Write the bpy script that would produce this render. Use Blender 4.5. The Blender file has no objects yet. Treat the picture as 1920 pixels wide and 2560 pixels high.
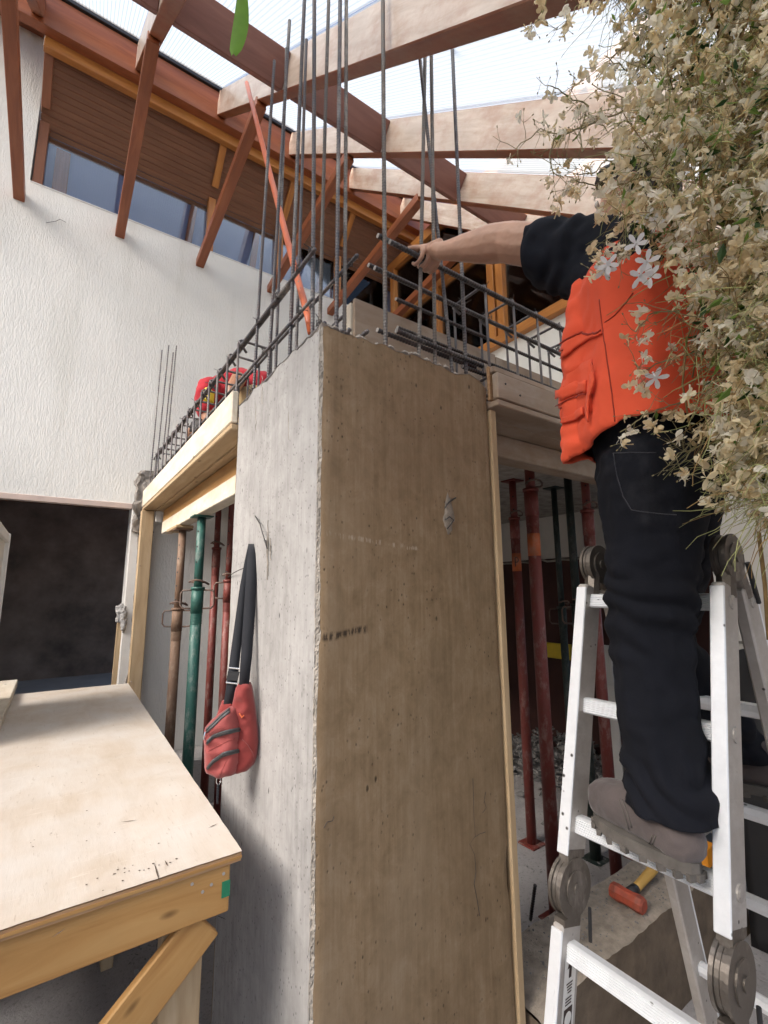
import bpy, bmesh, math, random
import numpy as np
from mathutils import Vector, Matrix, noise
from mathutils.bvhtree import BVHTree
random.seed(7)
R = math.radians
scene = bpy.context.scene
col = scene.collection

# ---------------------------------------------------------------- camera
FPX, PITCH, ROLL, YAW, EYE = 1169.7, R(9.509), R(-.456), R(34.974), 1.55
_fw = Vector((math.sin(YAW), math.cos(YAW), 0)); _rt = Vector((math.cos(YAW), -math.sin(YAW), 0)); _up = Vector((0, 0, 1))
_F = math.cos(PITCH)*_fw + math.sin(PITCH)*_up
_U0 = -math.sin(PITCH)*_fw + math.cos(PITCH)*_up
_R = math.cos(ROLL)*_rt + math.sin(ROLL)*_U0
_U = -math.sin(ROLL)*_rt + math.cos(ROLL)*_U0
CAM = Vector((0, 0, EYE))
cd = bpy.data.cameras.new('camera'); cam = bpy.data.objects.new('camera', cd); col.objects.link(cam)
cd.sensor_fit = 'HORIZONTAL'; cd.sensor_width = 36; cd.lens = 36*FPX/1920; cd.clip_start = .02; cd.clip_end = 400
m = Matrix((( _R.x, _U.x, -_F.x, 0), (_R.y, _U.y, -_F.y, 0), (_R.z, _U.z, -_F.z, EYE), (0, 0, 0, 1)))
cam.matrix_world = m
scene.camera = cam

# ---------------------------------------------------------------- sky, sun, exposure
SUN_EL, SUN_AZ = R(38), R(-98)            # azimuth from +Y towards +X
sun_dir = Vector((math.sin(SUN_AZ)*math.cos(SUN_EL), math.cos(SUN_AZ)*math.cos(SUN_EL), math.sin(SUN_EL)))
w = bpy.data.worlds.new('World'); scene.world = w; w.use_nodes = True
nt = w.node_tree; bg = nt.nodes['Background']
sky = nt.nodes.new('ShaderNodeTexSky'); sky.sky_type = 'NISHITA'; sky.sun_disc = False
sky.sun_elevation = SUN_EL; sky.sun_rotation = SUN_AZ; sky.dust_density = 4.5; sky.air_density = 1.0; sky.ozone_density = 1
nt.links.new(sky.outputs[0], bg.inputs[0]); bg.inputs[1].default_value = .15
sl = bpy.data.lights.new('sun', 'SUN'); sl.energy = 1.6; sl.angle = R(32); sl.color = (1, .985, .97)
so = bpy.data.objects.new('sun', sl); col.objects.link(so)
so.rotation_euler = sun_dir.to_track_quat('Z', 'Y').to_euler()
vs = scene.view_settings; vs.view_transform = 'Standard'; vs.look = 'None'; vs.gamma = 1; vs.exposure = 1.2
vs.use_curve_mapping = False
try:
    scene.cycles.max_bounces = 8; scene.cycles.diffuse_bounces = 4; scene.cycles.transparent_max_bounces = 12
except Exception: pass

# ---------------------------------------------------------------- helpers
def ray(x, y): return FPX*_F + (x-960)*_R + (1280-y)*_U
def at(x, y, X=None, Y=None, Z=None, D=None):
    d = ray(x, y)
    if X is not None: t = X/d.x
    elif Y is not None: t = Y/d.y
    elif Z is not None: t = (Z-EYE)/d.z
    else: t = D/d.dot(_fw)
    return CAM + d*t
def tag(o, label=None, cat=None, group=None, kind=None):
    if label: o['label'] = label
    if cat: o['category'] = cat
    if group: o['group'] = group
    if kind: o['kind'] = kind
    return o
def thing(name, label, cat, loc=(0, 0, 0), group=None):
    o = bpy.data.objects.new(name, None); o.empty_display_size = .1; col.objects.link(o); o.location = loc
    return tag(o, label, cat, group)
def root_of(p): 
    v = Vector((0, 0, 0))
    while p is not None: v += p.location; p = p.parent
    return v
def put(name, me, mat=None, parent=None, mw=None):
    o = bpy.data.objects.new(name, me); col.objects.link(o)
    if mat is not None and not me.materials: me.materials.append(mat)
    mw = mw or Matrix()
    if parent is not None:
        o.parent = parent; o.matrix_parent_inverse = WORLD[parent].inverted() if parent in WORLD else Matrix.Translation(root_of(parent)).inverted()
    o.matrix_basis = mw
    WORLD[o] = mw.copy()
    return o
WORLD = {}
def mesh(name, v, f, smooth=False):
    me = bpy.data.meshes.new(name); me.from_pydata([tuple(p) for p in v], [], f); me.update()
    if smooth:
        for p in me.polygons: p.use_smooth = True
    return me
def bm_mesh(bm, name, smooth=False):
    me = bpy.data.meshes.new(name); bm.normal_update(); bm.to_mesh(me); bm.free()
    if smooth:
        for p in me.polygons: p.use_smooth = True
    return me
class MB:
    """collects shapes into one mesh"""
    def __init__(s): s.v = []; s.f = []
    def add(s, v, f):
        n = len(s.v); s.v += [Vector(p) for p in v]; s.f += [tuple(i+n for i in q) for q in f]
    def box(s, a, b):
        x0, y0, z0 = a; x1, y1, z1 = b
        s.add([(x0,y0,z0),(x1,y0,z0),(x1,y1,z0),(x0,y1,z0),(x0,y0,z1),(x1,y0,z1),(x1,y1,z1),(x0,y1,z1)],
              [(0,3,2,1),(4,5,6,7),(0,1,5,4),(1,2,6,5),(2,3,7,6),(3,0,4,7)])
    def tube(s, pts, r, n=8, cap=True, rr=None):
        pts = [Vector(p) for p in pts]; k = len(pts); vs_ = []
        ref = None
        for i, p in enumerate(pts):
            d = (pts[min(i+1, k-1)]-pts[max(i-1, 0)]).normalized()
            if ref is None:
                ref = d.orthogonal().normalized()
            u = (ref - d*ref.dot(d))
            u = u.normalized() if u.length > 1e-6 else d.orthogonal().normalized()
            ref = u; w_ = d.cross(u)
            q = rr[i] if rr else r
            for j in range(n):
                a = 2*math.pi*j/n
                vs_.append(p + u*math.cos(a)*q + w_*math.sin(a)*q)
        fs = []
        for i in range(k-1):
            for j in range(n):
                a = i*n+j; b = i*n+(j+1) % n
                fs.append((a, b, b+n, a+n))
        if cap:
            fs.append(tuple(reversed(range(n)))); fs.append(tuple((k-1)*n+j for j in range(n)))
        s.add(vs_, fs)
    def prism(s, poly, off):
        n = len(poly); off = Vector(off); a = [Vector(p) for p in poly]
        s.add(a+[p+off for p in a], [tuple(reversed(range(n))), tuple(range(n, 2*n))]+[(i, (i+1) % n, n+(i+1) % n, n+i) for i in range(n)])
    def mesh(s, name='part', smooth=False): return mesh(name, s.v, s.f, smooth)
    def build(s, name, mat, parent=None, smooth=False): return put(name, s.mesh(name, smooth), mat, parent)
def box_mesh(L, W, H, bev=.003, jitter=0):
    bm = bmesh.new(); bmesh.ops.create_cube(bm, size=1)
    for v in bm.verts: v.co = Vector((v.co.x*L, v.co.y*W, v.co.z*H))
    if bev: bmesh.ops.bevel(bm, geom=bm.edges[:]+bm.verts[:], offset=min(bev, .3*min(L, W, H)), segments=1, affect='EDGES')
    return bm_mesh(bm, 'board')
def beam(name, p0, p1, wdt, hgt, mat, parent=None, up=(0, 0, 1), bev=.003):
    """board with its grain (local X) from p0 to p1; wdt across, hgt along 'up'"""
    p0 = Vector(p0); p1 = Vector(p1); x = (p1-p0).normalized(); u = Vector(up); z = (u-x*u.dot(x)).normalized(); y = z.cross(x)
    c = (p0+p1)/2
    mw = Matrix(((x.x, y.x, z.x, c.x), (x.y, y.y, z.y, c.y), (x.z, y.z, z.z, c.z), (0, 0, 0, 1)))
    return put(name, box_mesh((p1-p0).length, wdt, hgt, bev), mat, parent, mw)
def board(name, a, b, mat, parent=None, bev=.003):
    """axis-aligned board, grain along its longest side"""
    d = [b[i]-a[i] for i in range(3)]; k = max(range(3), key=lambda i: d[i]); c = [(a[i]+b[i])/2 for i in range(3)]
    p0 = list(c); p1 = list(c); p0[k] = a[k]; p1[k] = b[k]
    if k == 2: return beam(name, p0, p1, d[0], d[1], mat, parent, (0, 1, 0), bev)
    if k == 0: return beam(name, p0, p1, d[1], d[2], mat, parent, (0, 0, 1), bev)
    return beam(name, p0, p1, d[0], d[2], mat, parent, (0, 0, 1), bev)
def rebar_mb(mb, p0, p1, r, pitch=.011, n=7, bend=0):
    p0 = Vector(p0); p1 = Vector(p1); L = (p1-p0).length; k = max(2, int(L/pitch)); pts = []; rr = []
    side = (p1-p0).orthogonal().normalized()
    for i in range(k+1):
        for dt, q in ((0, .92), (.35, .92), (.5, 1.14), (.75, 1.14)):
            t = min(1, (i+dt)/k)
            pts.append(p0.lerp(p1, t)+side*bend*math.sin(math.pi*t)); rr.append(r*q)
            if t >= 1: break
    # drop duplicates
    P = [pts[0]]; Q = [rr[0]]
    for a, b in zip(pts[1:], rr[1:]):
        if (a-P[-1]).length > 1e-5: P.append(a); Q.append(b)
    mb.tube(P, r, n, True, Q)

# ---------------------------------------------------------------- materials
def nodes(name):
    mt = bpy.data.materials.new(name); mt.use_nodes = True; t = mt.node_tree; b = t.nodes['Principled BSDF']
    return mt, t, b
def N(t, kind, **kw):
    n = t.nodes.new(kind)
    for k, v in kw.items():
        if k in n.inputs: n.inputs[k].default_value = v
        else: setattr(n, k, v)
    return n
def ramp(t, fac, stops):
    r = t.nodes.new('ShaderNodeValToRGB'); e = r.color_ramp.elements
    while len(e) < len(stops): e.new(.5)
    for i, (p, c) in enumerate(stops):
        e[i].position = p; e[i].color = (*c, 1) if len(c) == 3 else c
    t.links.new(fac, r.inputs[0]); return r.outputs[0]
def mixc(t, fac, a, b, mode='MIX'):
    m_ = t.nodes.new('ShaderNodeMix'); m_.data_type = 'RGBA'; m_.blend_type = mode
    if isinstance(fac, float): m_.inputs[0].default_value = fac
    else: t.links.new(fac, m_.inputs[0])
    for i, s in ((6, a), (7, b)):
        if isinstance(s, tuple): m_.inputs[i].default_value = (*s, 1)
        else: t.links.new(s, m_.inputs[i])
    return m_.outputs[2]
def coords(t, scale=(1, 1, 1), kind='Object', rot=(0, 0, 0)):
    c = t.nodes.new('ShaderNodeTexCoord'); mp = t.nodes.new('ShaderNodeMapping'); mp.inputs['Scale'].default_value = scale; mp.inputs['Rotation'].default_value = rot
    t.links.new(c.outputs[kind], mp.inputs[0]); return mp.outputs[0]
def nz(t, vec, scale, detail=4, rough=.55, dist=0):
    n = N(t, 'ShaderNodeTexNoise', Scale=scale, Detail=detail, Roughness=rough, Distortion=dist); t.links.new(vec, n.inputs['Vector']); return n.outputs['Fac']
def bump(t, b, h, strength=.3, dist=.01):
    n = N(t, 'ShaderNodeBump', Strength=strength, Distance=dist); t.links.new(h, n.inputs['Height']); t.links.new(n.outputs[0], b.inputs['Normal']); return n
def math_(t, op, a, b=None):
    n = t.nodes.new('ShaderNodeMath'); n.operation = op
    for i, s in enumerate((a, b)):
        if s is None: continue
        if isinstance(s, (int, float)): n.inputs[i].default_value = s
        else: t.links.new(s, n.inputs[i])
    return n.outputs[0]
def objrand(t):
    o = t.nodes.new('ShaderNodeObjectInfo'); return o.outputs['Random']
def shifted(t, scale):
    """object coordinates moved by a random amount per object, so that alike boards differ"""
    c = t.nodes.new('ShaderNodeTexCoord'); o = t.nodes.new('ShaderNodeObjectInfo')
    cx = t.nodes.new('ShaderNodeCombineXYZ'); mu = math_(t, 'MULTIPLY', o.outputs['Random'], 37.0)
    for i in range(3): t.links.new(mu, cx.inputs[i])
    va = t.nodes.new('ShaderNodeVectorMath'); va.operation = 'ADD'; t.links.new(c.outputs['Object'], va.inputs[0]); t.links.new(cx.outputs[0], va.inputs[1])
    mp = t.nodes.new('ShaderNodeMapping'); mp.inputs['Scale'].default_value = scale; t.links.new(va.outputs[0], mp.inputs[0]); return mp.outputs[0]
def wood(name, c1, c2, c3, rough=.7, coat=0, knots=True, grain=22, dirt=None, spec=.4):
    mt, t, b = nodes(name)
    v = shifted(t, (.7, 6, 6)); f = nz(t, v, grain/6, 6, .6, .6)
    c = ramp(t, f, [(.28, c1), (.5, c2), (.72, c3)])
    v2 = shifted(t, (2.2, 4.5, 4.5)); k = nz(t, v2, 1.1, 3)
    c = mixc(t, ramp(t, k, [(.35, (.0,)*3), (.75, (.55,)*3)]), c, tuple(x*.72 for x in c2))
    if knots:
        vo = N(t, 'ShaderNodeTexVoronoi', Scale=1.7); t.links.new(shifted(t, (2.4, 6, 6)), vo.inputs['Vector'])
        c = mixc(t, ramp(t, vo.outputs['Distance'], [(.03, (.9,)*3), (.10, (0,)*3)]), c, tuple(x*.35 for x in c1))
    if dirt:
        d = nz(t, shifted(t, (2, 3, 3)), 2.2, 6, .7)
        c = mixc(t, ramp(t, d, [(.45, (0,)*3), (.7, (.75,)*3)]), c, dirt)
    t.links.new(c, b.inputs['Base Color']); b.inputs['Roughness'].default_value = rough
    b.inputs['Specular IOR Level'].default_value = spec
    if coat: b.inputs['Coat Weight'].default_value = coat; b.inputs['Coat Roughness'].default_value = .22
    bump(t, b, f, .25, .004)
    return mt
def plain(name, c, rough=.6, metal=0, var=.25, scale=9, bmp=.15, spec=.5, dark=None):
    mt, t, b = nodes(name); v = coords(t); f = nz(t, v, scale, 6, .6)
    d = dark or tuple(x*(1-var) for x in c)
    t.links.new(ramp(t, f, [(.3, d), (.7, c)]), b.inputs['Base Color']); b.inputs['Roughness'].default_value = rough; b.inputs['Metallic'].default_value = metal
    b.inputs['Specular IOR Level'].default_value = spec
    if bmp: bump(t, b, nz(t, v, scale*6, 4), bmp, .004)
    return mt
M = {}
M['pine'] = wood('pine_board', (.37, .25, .135), (.49, .355, .21), (.59, .45, .29), .72)
M['pine_pale'] = wood('pale_sawn_board', (.62, .53, .40), (.72, .65, .53), (.80, .74, .63), .75, dirt=(.48, .40, .30))
M['pine_orange'] = wood('orange_pine', (.36, .17, .05), (.50, .27, .09), (.60, .36, .14), .6)
M['ply_used'] = wood('used_plywood', (.26, .18, .12), (.33, .24, .17), (.40, .31, .23), .6, knots=False, dirt=(.42, .36, .30))
M['ply_edge'] = wood('plywood_edge', (.30, .16, .08), (.45, .27, .14), (.55, .36, .2), .8, knots=False, grain=60)
M['varnish'] = wood('red_varnished_timber', (.21, .058, .020), (.29, .085, .030), (.36, .115, .042), .45, coat=.15, knots=False)
M['varnish_old'] = wood('weathered_red_timber', (.19, .052, .019), (.26, .074, .027), (.33, .10, .038), .45, coat=.12, knots=False, dirt=(.30, .16, .10))
M['purlin'] = wood('violet_brown_timber', (.15, .055, .038), (.20, .08, .058), (.25, .11, .08), .5, coat=.1, knots=False)
M['batten'] = wood('orange_varnished_batten', (.34, .12, .025), (.46, .18, .04), (.55, .24, .06), .4, coat=.3, knots=False)
M['ceil'] = wood('dark_ceiling_plank', (.20, .075, .035), (.26, .10, .048), (.32, .13, .065), .5, coat=.1, knots=False)

def stucco():
    mt, t, b = nodes('white_raked_stucco'); v = coords(t, (1, 1, .22))
    big = nz(t, coords(t), 1.1, 4, .6)
    c = ramp(t, big, [(.3, (.70, .695, .655)), (.7, (.79, .785, .745))])
    st_ = nz(t, coords(t, (1.6, 1.6, .16)), 3.0, 6, .65); c = mixc(t, ramp(t, st_, [(.54, (0,)*3), (.74, (.45,)*3)]), c, (.56, .55, .49))
    sp_ = nz(t, coords(t), 34, 5, .8); c = mixc(t, ramp(t, sp_, [(.70, (0,)*3), (.78, (.55,)*3)]), c, (.42, .40, .35))
    t.links.new(c, b.inputs['Base Color']); b.inputs['Roughness'].default_value = .85
    h = nz(t, v, 92, 3, .6, .9); hr = ramp(t, h, [(.40, (0,)*3), (.60, (1,)*3)])
    bw = math_(t, 'ADD', hr, math_(t, 'MULTIPLY', nz(t, coords(t), 160, 3), .35))
    bump(t, b, bw, .5, .004); return mt
M['stucco'] = stucco()
M['plaster'] = plain('plain_white_plaster', (.66, .63, .58), .85, var=.15, scale=2.5)
M['plaster_dirty'] = plain('stained_plaster', (.50, .46, .42), .9, var=.55, scale=3)
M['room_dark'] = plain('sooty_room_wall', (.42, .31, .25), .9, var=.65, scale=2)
M['maroon'] = plain('maroon_shade_wall', (.075, .028, .022), .8, var=.4, scale=3)  # shadow on the lower wall put into a dark maroon

MARKS = [(.560, .702, 1.4330, 1.4490, .014, (.035, .024, .016), .9, .40), (.562, .90, 1.700, 1.668, .009, (.46, .38, .29), .75, .50)]
def concrete(name, base, dark, light, pit=.9, streak=1.0, pits=70, gate=(.46, .60), mark=False):
    mt, t, b = nodes(name)
    vS = coords(t, (1, 1, .05)); s1 = nz(t, vS, 60, 6, .7, .2); s2 = nz(t, coords(t, (1, 1, .8)), 17, 8, .72, .4)
    s = math_(t, 'ADD', math_(t, 'MULTIPLY', s1, .42), math_(t, 'MULTIPLY', s2, .58))
    c = ramp(t, s, [(.34, dark), (.50, base), (.68, light)])
    bl = nz(t, coords(t, (1, 1, .6)), 3.2, 5, .6)
    c = mixc(t, ramp(t, bl, [(.40, (0,)*3), (.72, (.6*streak,)*3)]), c, tuple(x*.70 for x in base))
    bl2 = nz(t, coords(t, (1.3, 1.3, .5)), 2.1, 5, .6)
    c = mixc(t, ramp(t, bl2, [(.52, (0,)*3), (.75, (.5,)*3)]), c, light)
    vo = N(t, 'ShaderNodeTexVoronoi', Scale=pits); t.links.new(coords(t, (1, 1, .55)), vo.inputs['Vector'])
    gt = nz(t, coords(t), 5.5, 3)
    hole = math_(t, 'MULTIPLY', ramp(t, vo.outputs['Distance'], [(.07, (1,)*3), (.19, (0,)*3)]), ramp(t, gt, [(gate[0], (0,)*3), (gate[1], (1,)*3)]))
    vo2 = N(t, 'ShaderNodeTexVoronoi', Scale=17.0); t.links.new(coords(t, (1, 1, .5)), vo2.inputs['Vector'])
    hole2 = math_(t, 'MULTIPLY', ramp(t, vo2.outputs['Distance'], [(.035, (1,)*3), (.085, (0,)*3)]), ramp(t, nz(t, coords(t), 3, 2), [(.45, (0,)*3), (.52, (1,)*3)]))
    hole = math_(t, 'MAXIMUM', hole, hole2)
    c = mixc(t, math_(t, 'MULTIPLY', hole, pit), c, tuple(x*.22 for x in base))
    if mark:      # old smear of dark paint and a pale scrape, with ragged ends
        tc = t.nodes.new('ShaderNodeTexCoord'); sx = t.nodes.new('ShaderNodeSeparateXYZ'); t.links.new(tc.outputs['Object'], sx.inputs[0])
        for (x0, x1, z0, z1, hw, colr, amt, lo) in MARKS:
            u = math_(t, 'DIVIDE', math_(t, 'SUBTRACT', sx.outputs[0], x0), x1-x0)
            zl = math_(t, 'ADD', math_(t, 'MULTIPLY', u, z1-z0), z0)
            wob = math_(t, 'MULTIPLY', math_(t, 'SUBTRACT', nz(t, coords(t), 22, 3), .5), hw*1.6)
            dv = math_(t, 'DIVIDE', math_(t, 'ABSOLUTE', math_(t, 'ADD', math_(t, 'SUBTRACT', sx.outputs[2], zl), wob)), hw)
            mk = math_(t, 'MULTIPLY', ramp(t, dv, [(.35, (1,)*3), (1.0, (0,)*3)]), ramp(t, u, [(0, (0,)*3), (.06, (1,)*3), (.92, (1,)*3), (1, (0,)*3)]))
            mk = math_(t, 'MULTIPLY', mk, ramp(t, nz(t, coords(t, (1, 1, .16)), 130, 3, .7), [(lo, (0,)*3), (lo+.12, (1,)*3)]))
            c = mixc(t, math_(t, 'MULTIPLY', mk, amt), c, colr)
    t.links.new(c, b.inputs['Base Color']); b.inputs['Roughness'].default_value = .8; b.inputs['Specular IOR Level'].default_value = .3
    h = math_(t, 'SUBTRACT', math_(t, 'MULTIPLY', s, .35), hole)
    bump(t, b, h, .6, .004)
    return mt
M['col_front'] = concrete('brown_form_stained_concrete', (.262, .180, .104), (.178, .120, .066), (.35, .262, .172), streak=.8, mark=True)
M['col_side'] = concrete('pale_grey_concrete', (.355, .345, .335), (.245, .238, .230), (.47, .46, .45), pits=85, gate=(.36, .50))
M['rough_concrete'] = plain('rough_broken_concrete', (.42, .38, .33), .95, var=.5, scale=14, bmp=.9)
M['mortar'] = plain('rough_mortar_scar', (.34, .31, .28), .95, var=.6, scale=12, bmp=1)

def floor_mat():
    mt, t, b = nodes('dusty_concrete_floor'); v = coords(t)
    a = nz(t, v, 1.6, 6, .65); c = ramp(t, a, [(.3, (.24, .225, .22)), (.55, (.33, .315, .31)), (.75, (.42, .40, .39))])
    g = nz(t, v, 60, 5, .7); c = mixc(t, ramp(t, g, [(.30, (.8,)*3), (.45, (0,)*3)]), c, (.13, .12, .115))
    t.links.new(c, b.inputs['Base Color']); b.inputs['Roughness'].default_value = .9; bump(t, b, math_(t, 'ADD', g, a), .6, .012); return mt
M['floor'] = floor_mat()
M['soil'] = plain('dry_brown_earth', (.20, .15, .105), .95, var=.5, scale=10, bmp=.9)
M['rubble'] = plain('grey_rubble', (.27, .26, .25), .95, var=.55, scale=18, bmp=.8)
def steel(name, c, rust, dust, amt=.5, rough=.55, metal=.5):
    mt, t, b = nodes(name); v = coords(t)
    f = nz(t, v, 24, 6, .7); cc = mixc(t, ramp(t, f, [(.5-.2*amt, (0,)*3), (.72, (amt,)*3)]), c, rust)
    d = nz(t, coords(t, (1, 1, .5)), 9, 6, .75); cc = mixc(t, ramp(t, d, [(.52, (0,)*3), (.68, (.8,)*3)]), cc, dust)
    t.links.new(cc, b.inputs['Base Color']); b.inputs['Roughness'].default_value = rough; b.inputs['Metallic'].default_value = metal
    bump(t, b, f, .3, .002); return mt
def speckle(mt, scale):
    t = mt.node_tree; b = t.nodes['Principled BSDF']; src = b.inputs['Base Color'].links[0].from_socket
    vo = N(t, 'ShaderNodeTexVoronoi', Scale=float(scale)); t.links.new(shifted(t, (1, 1, 1)), vo.inputs['Vector'])
    g = nz(t, shifted(t, (1, 1, 1)), 7, 3); k = math_(t, 'MULTIPLY', ramp(t, vo.outputs['Distance'], [(.06, (1,)*3), (.12, (0,)*3)]), ramp(t, g, [(.44, (0,)*3), (.52, (1,)*3)]))
    s = nz(t, shifted(t, (1, 12, 12)), 6, 4, .7); k = math_(t, 'MAXIMUM', k, ramp(t, s, [(.68, (0,)*3), (.74, (.5,)*3)]))
    t.links.new(mixc(t, k, src, (.06, .055, .05)), b.inputs['Base Color']); return mt
M['rebar'] = steel('blue_grey_rebar_steel', (.10, .105, .12), (.16, .10, .07), (.36, .34, .31), .6, .5, .35)
M['rebar_dusty'] = steel('cement_dusted_rebar', (.15, .145, .14), (.20, .14, .10), (.46, .43, .38), .6, .65, .2)
M['rebar_dark'] = steel('dark_rebar_steel', (.055, .052, .055), (.10, .065, .05), (.20, .18, .17), .6, .5, .35)
M['stirrup'] = steel('smooth_stirrup_steel', (.11, .11, .12), (.17, .11, .08), (.3, .28, .26), .6, .5, .35)
M['wire'] = steel('tie_wire', (.05, .048, .05), (.09, .06, .045), (.15, .14, .13), .5, .6, .3)
M['prop_red'] = steel('red_oxide_prop_paint', (.17, .030, .024), (.13, .045, .03), (.30, .22, .19), .6, .55, .05)
M['prop_green'] = steel('green_prop_paint', (.022, .105, .085), (.05, .10, .085), (.30, .32, .30), .5, .5, .05)
M['prop_brown'] = steel('rusty_tan_prop', (.20, .125, .08), (.15, .08, .05), (.34, .27, .2), .7, .7, .05)
M['prop_dark'] = steel('blackened_prop', (.022, .020, .022), (.05, .03, .025), (.09, .08, .08), .6, .6, .1)
M['prop_dgreen'] = steel('dark_green_prop', (.018, .035, .03), (.04, .035, .03), (.12, .12, .11), .6, .6, .1)
M['prop_orange'] = steel('orange_paint_band', (.50, .12, .03), (.30, .08, .03), (.35, .2, .14), .5, .6, .05)
M['prop_iron'] = steel('rusty_iron_handle', (.12, .085, .07), (.20, .11, .07), (.3, .26, .23), .6, .7, .2)
M['pvc'] = plain('orange_plastic_pipe', (.72, .17, .06), .35, var=.25, scale=16, dark=(.60, .14, .06))
M['alu'] = speckle(steel('scuffed_aluminium', (.80, .82, .84), (.66, .66, .67), (.86, .87, .88), .4, .42, .35), 26)
M['alu_dull'] = speckle(steel('dull_aluminium', (.46, .43, .40), (.33, .29, .26), (.55, .53, .5), .5, .5, .35), 30)
M['steel_hinge'] = steel('grey_pressed_steel', (.17, .15, .13), (.12, .10, .08), (.34, .31, .28), .5, .45, .7)
M['black_plastic'] = plain('black_plastic', (.02, .02, .022), .5)
M['white_trim'] = plain('white_painted_trim', (.72, .71, .68), .5, var=.12)
M['pink_trim'] = plain('pink_beige_trim', (.58, .46, .40), .6, var=.15)
M['paint_red'] = plain('worn_red_hammer_paint', (.46, .075, .035), .6, var=.6, scale=30, dark=(.20, .06, .04))
M['yellow_wood'] = wood('yellow_hammer_handle', (.45, .26, .06), (.56, .34, .09), (.62, .4, .13), .5, knots=False)
M['yellow'] = plain('yellow_paint', (.72, .52, .03), .55)
M['orange_pl'] = plain('orange_tool_plastic', (.80, .30, .02), .5)
M['green_tape'] = plain('green_paint_mark', (.02, .25, .12), .6)
def ctex(name, c, rough=.85, var=.25, sheen=.2, sc=420, fade=None):
    mt, t, b = nodes(name); v = coords(t); f = nz(t, v, 7, 5, .6)
    cc = ramp(t, f, [(.3, tuple(x*(1-var) for x in c)), (.7, c)])
    if fade:
        g = nz(t, coords(t, (1, 1, .6)), 4.5, 6, .7); cc = mixc(t, ramp(t, g, [(.55, (0,)*3), (.78, (.55,)*3)]), cc, fade)
    t.links.new(cc, b.inputs['Base Color']); b.inputs['Roughness'].default_value = rough; b.inputs['Sheen Weight'].default_value = sheen; b.inputs['Specular IOR Level'].default_value = .25
    wv = nz(t, v, sc, 2); bump(t, b, math_(t, 'ADD', wv, math_(t, 'MULTIPLY', f, .6)), .35, .0015); return mt
M['vest'] = ctex('orange_red_vest_cloth', (.86, .11, .045), .8, .12, .1)
M['vest_seam'] = ctex('dark_orange_seam', (.40, .035, .014), .8)
M['tshirt'] = ctex('navy_black_cotton', (.009, .011, .018), .92, .3, 0, fade=(.03, .03, .033))
M['jeans'] = ctex('black_denim', (.008, .009, .014), .95, .4, 0, fade=(.055, .055, .060))
M['boot'] = ctex('dusty_grey_suede', (.135, .11, .105), .95, .4, .2, fade=(.21, .18, .165))
M['sole'] = plain('grey_rubber_sole', (.14, .125, .11), .9, var=.4, scale=30)
M['bag'] = ctex('dusty_red_nylon', (.29, .060, .056), .7, .2, .2)
M['bag_dark'] = ctex('dark_red_nylon', (.26, .040, .036), .75, .2, .2)
M['zip'] = plain('grey_zip', (.075, .078, .082), .55, var=.4, scale=60)
M['strap'] = ctex('black_webbing', (.018, .02, .026), .8, .2, .1)
M['chrome'] = plain('bright_metal_buckle', (.75, .75, .76), .25, 1.0, var=.1)
M['red_shirt'] = ctex('crimson_work_shirt', (.42, .022, .035), .85, .25, .1)
M['khaki'] = ctex('sand_trousers', (.50, .37, .20), .9, .2, .1)
def skin(name, c):
    mt, t, b = nodes(name); v = coords(t); f = nz(t, v, 14, 5, .6)
    t.links.new(ramp(t, f, [(.3, tuple(x*.80 for x in c)), (.7, c)]), b.inputs['Base Color']); b.inputs['Roughness'].default_value = .5
    b.inputs['Subsurface Weight'].default_value = .08; b.inputs['Subsurface Radius'].default_value = (.01, .004, .002)
    bump(t, b, nz(t, v, 150, 4), .15, .001); return mt
M['skin'] = skin('tanned_skin', (.60, .35, .24)); M['skin2'] = skin('brown_skin', (.36, .17, .095))
M['hair'] = plain('black_hair', (.012, .010, .010), .6, scale=60)
def poly():
    mt, t, b = nodes('fluted_white_polycarbonate'); t.nodes.remove(b); out = t.nodes['Material Output']
    v = coords(t); wv = N(t, 'ShaderNodeTexWave', Scale=14.0, Distortion=0.0); wv.bands_direction = 'Y'; t.links.new(v, wv.inputs['Vector'])
    c = ramp(t, wv.outputs['Fac'], [(.0, (.58, .63, .64)), (.5, (.88, .90, .90))])
    tr = N(t, 'ShaderNodeBsdfTranslucent'); t.links.new(c, tr.inputs[0])
    tp = N(t, 'ShaderNodeBsdfTransparent'); tp.inputs[0].default_value = (.93, .96, .97, 1)
    gl = N(t, 'ShaderNodeBsdfGlossy', Roughness=.25)
    m1 = N(t, 'ShaderNodeMixShader'); m1.inputs[0].default_value = .62; t.links.new(tr.outputs[0], m1.inputs[1]); t.links.new(tp.outputs[0], m1.inputs[2])
    m2 = N(t, 'ShaderNodeMixShader'); m2.inputs[0].default_value = .05; t.links.new(m1.outputs[0], m2.inputs[1]); t.links.new(gl.outputs[0], m2.inputs[2])
    t.links.new(m2.outputs[0], out.inputs[0]); return mt
M['poly'] = poly()
def glass():
    mt, t, b = nodes('window_glass'); t.nodes.remove(b); out = t.nodes['Material Output']
    tp = N(t, 'ShaderNodeBsdfTransparent'); tp.inputs[0].default_value = (.93, .96, 1, 1); gl = N(t, 'ShaderNodeBsdfGlossy', Roughness=.03); fr = N(t, 'ShaderNodeFresnel', IOR=1.45)
    m_ = N(t, 'ShaderNodeMixShader'); t.links.new(fr.outputs[0], m_.inputs[0]); t.links.new(tp.outputs[0], m_.inputs[1]); t.links.new(gl.outputs[0], m_.inputs[2]); t.links.new(m_.outputs[0], out.inputs[0]); return mt
M['glass'] = glass()
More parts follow.
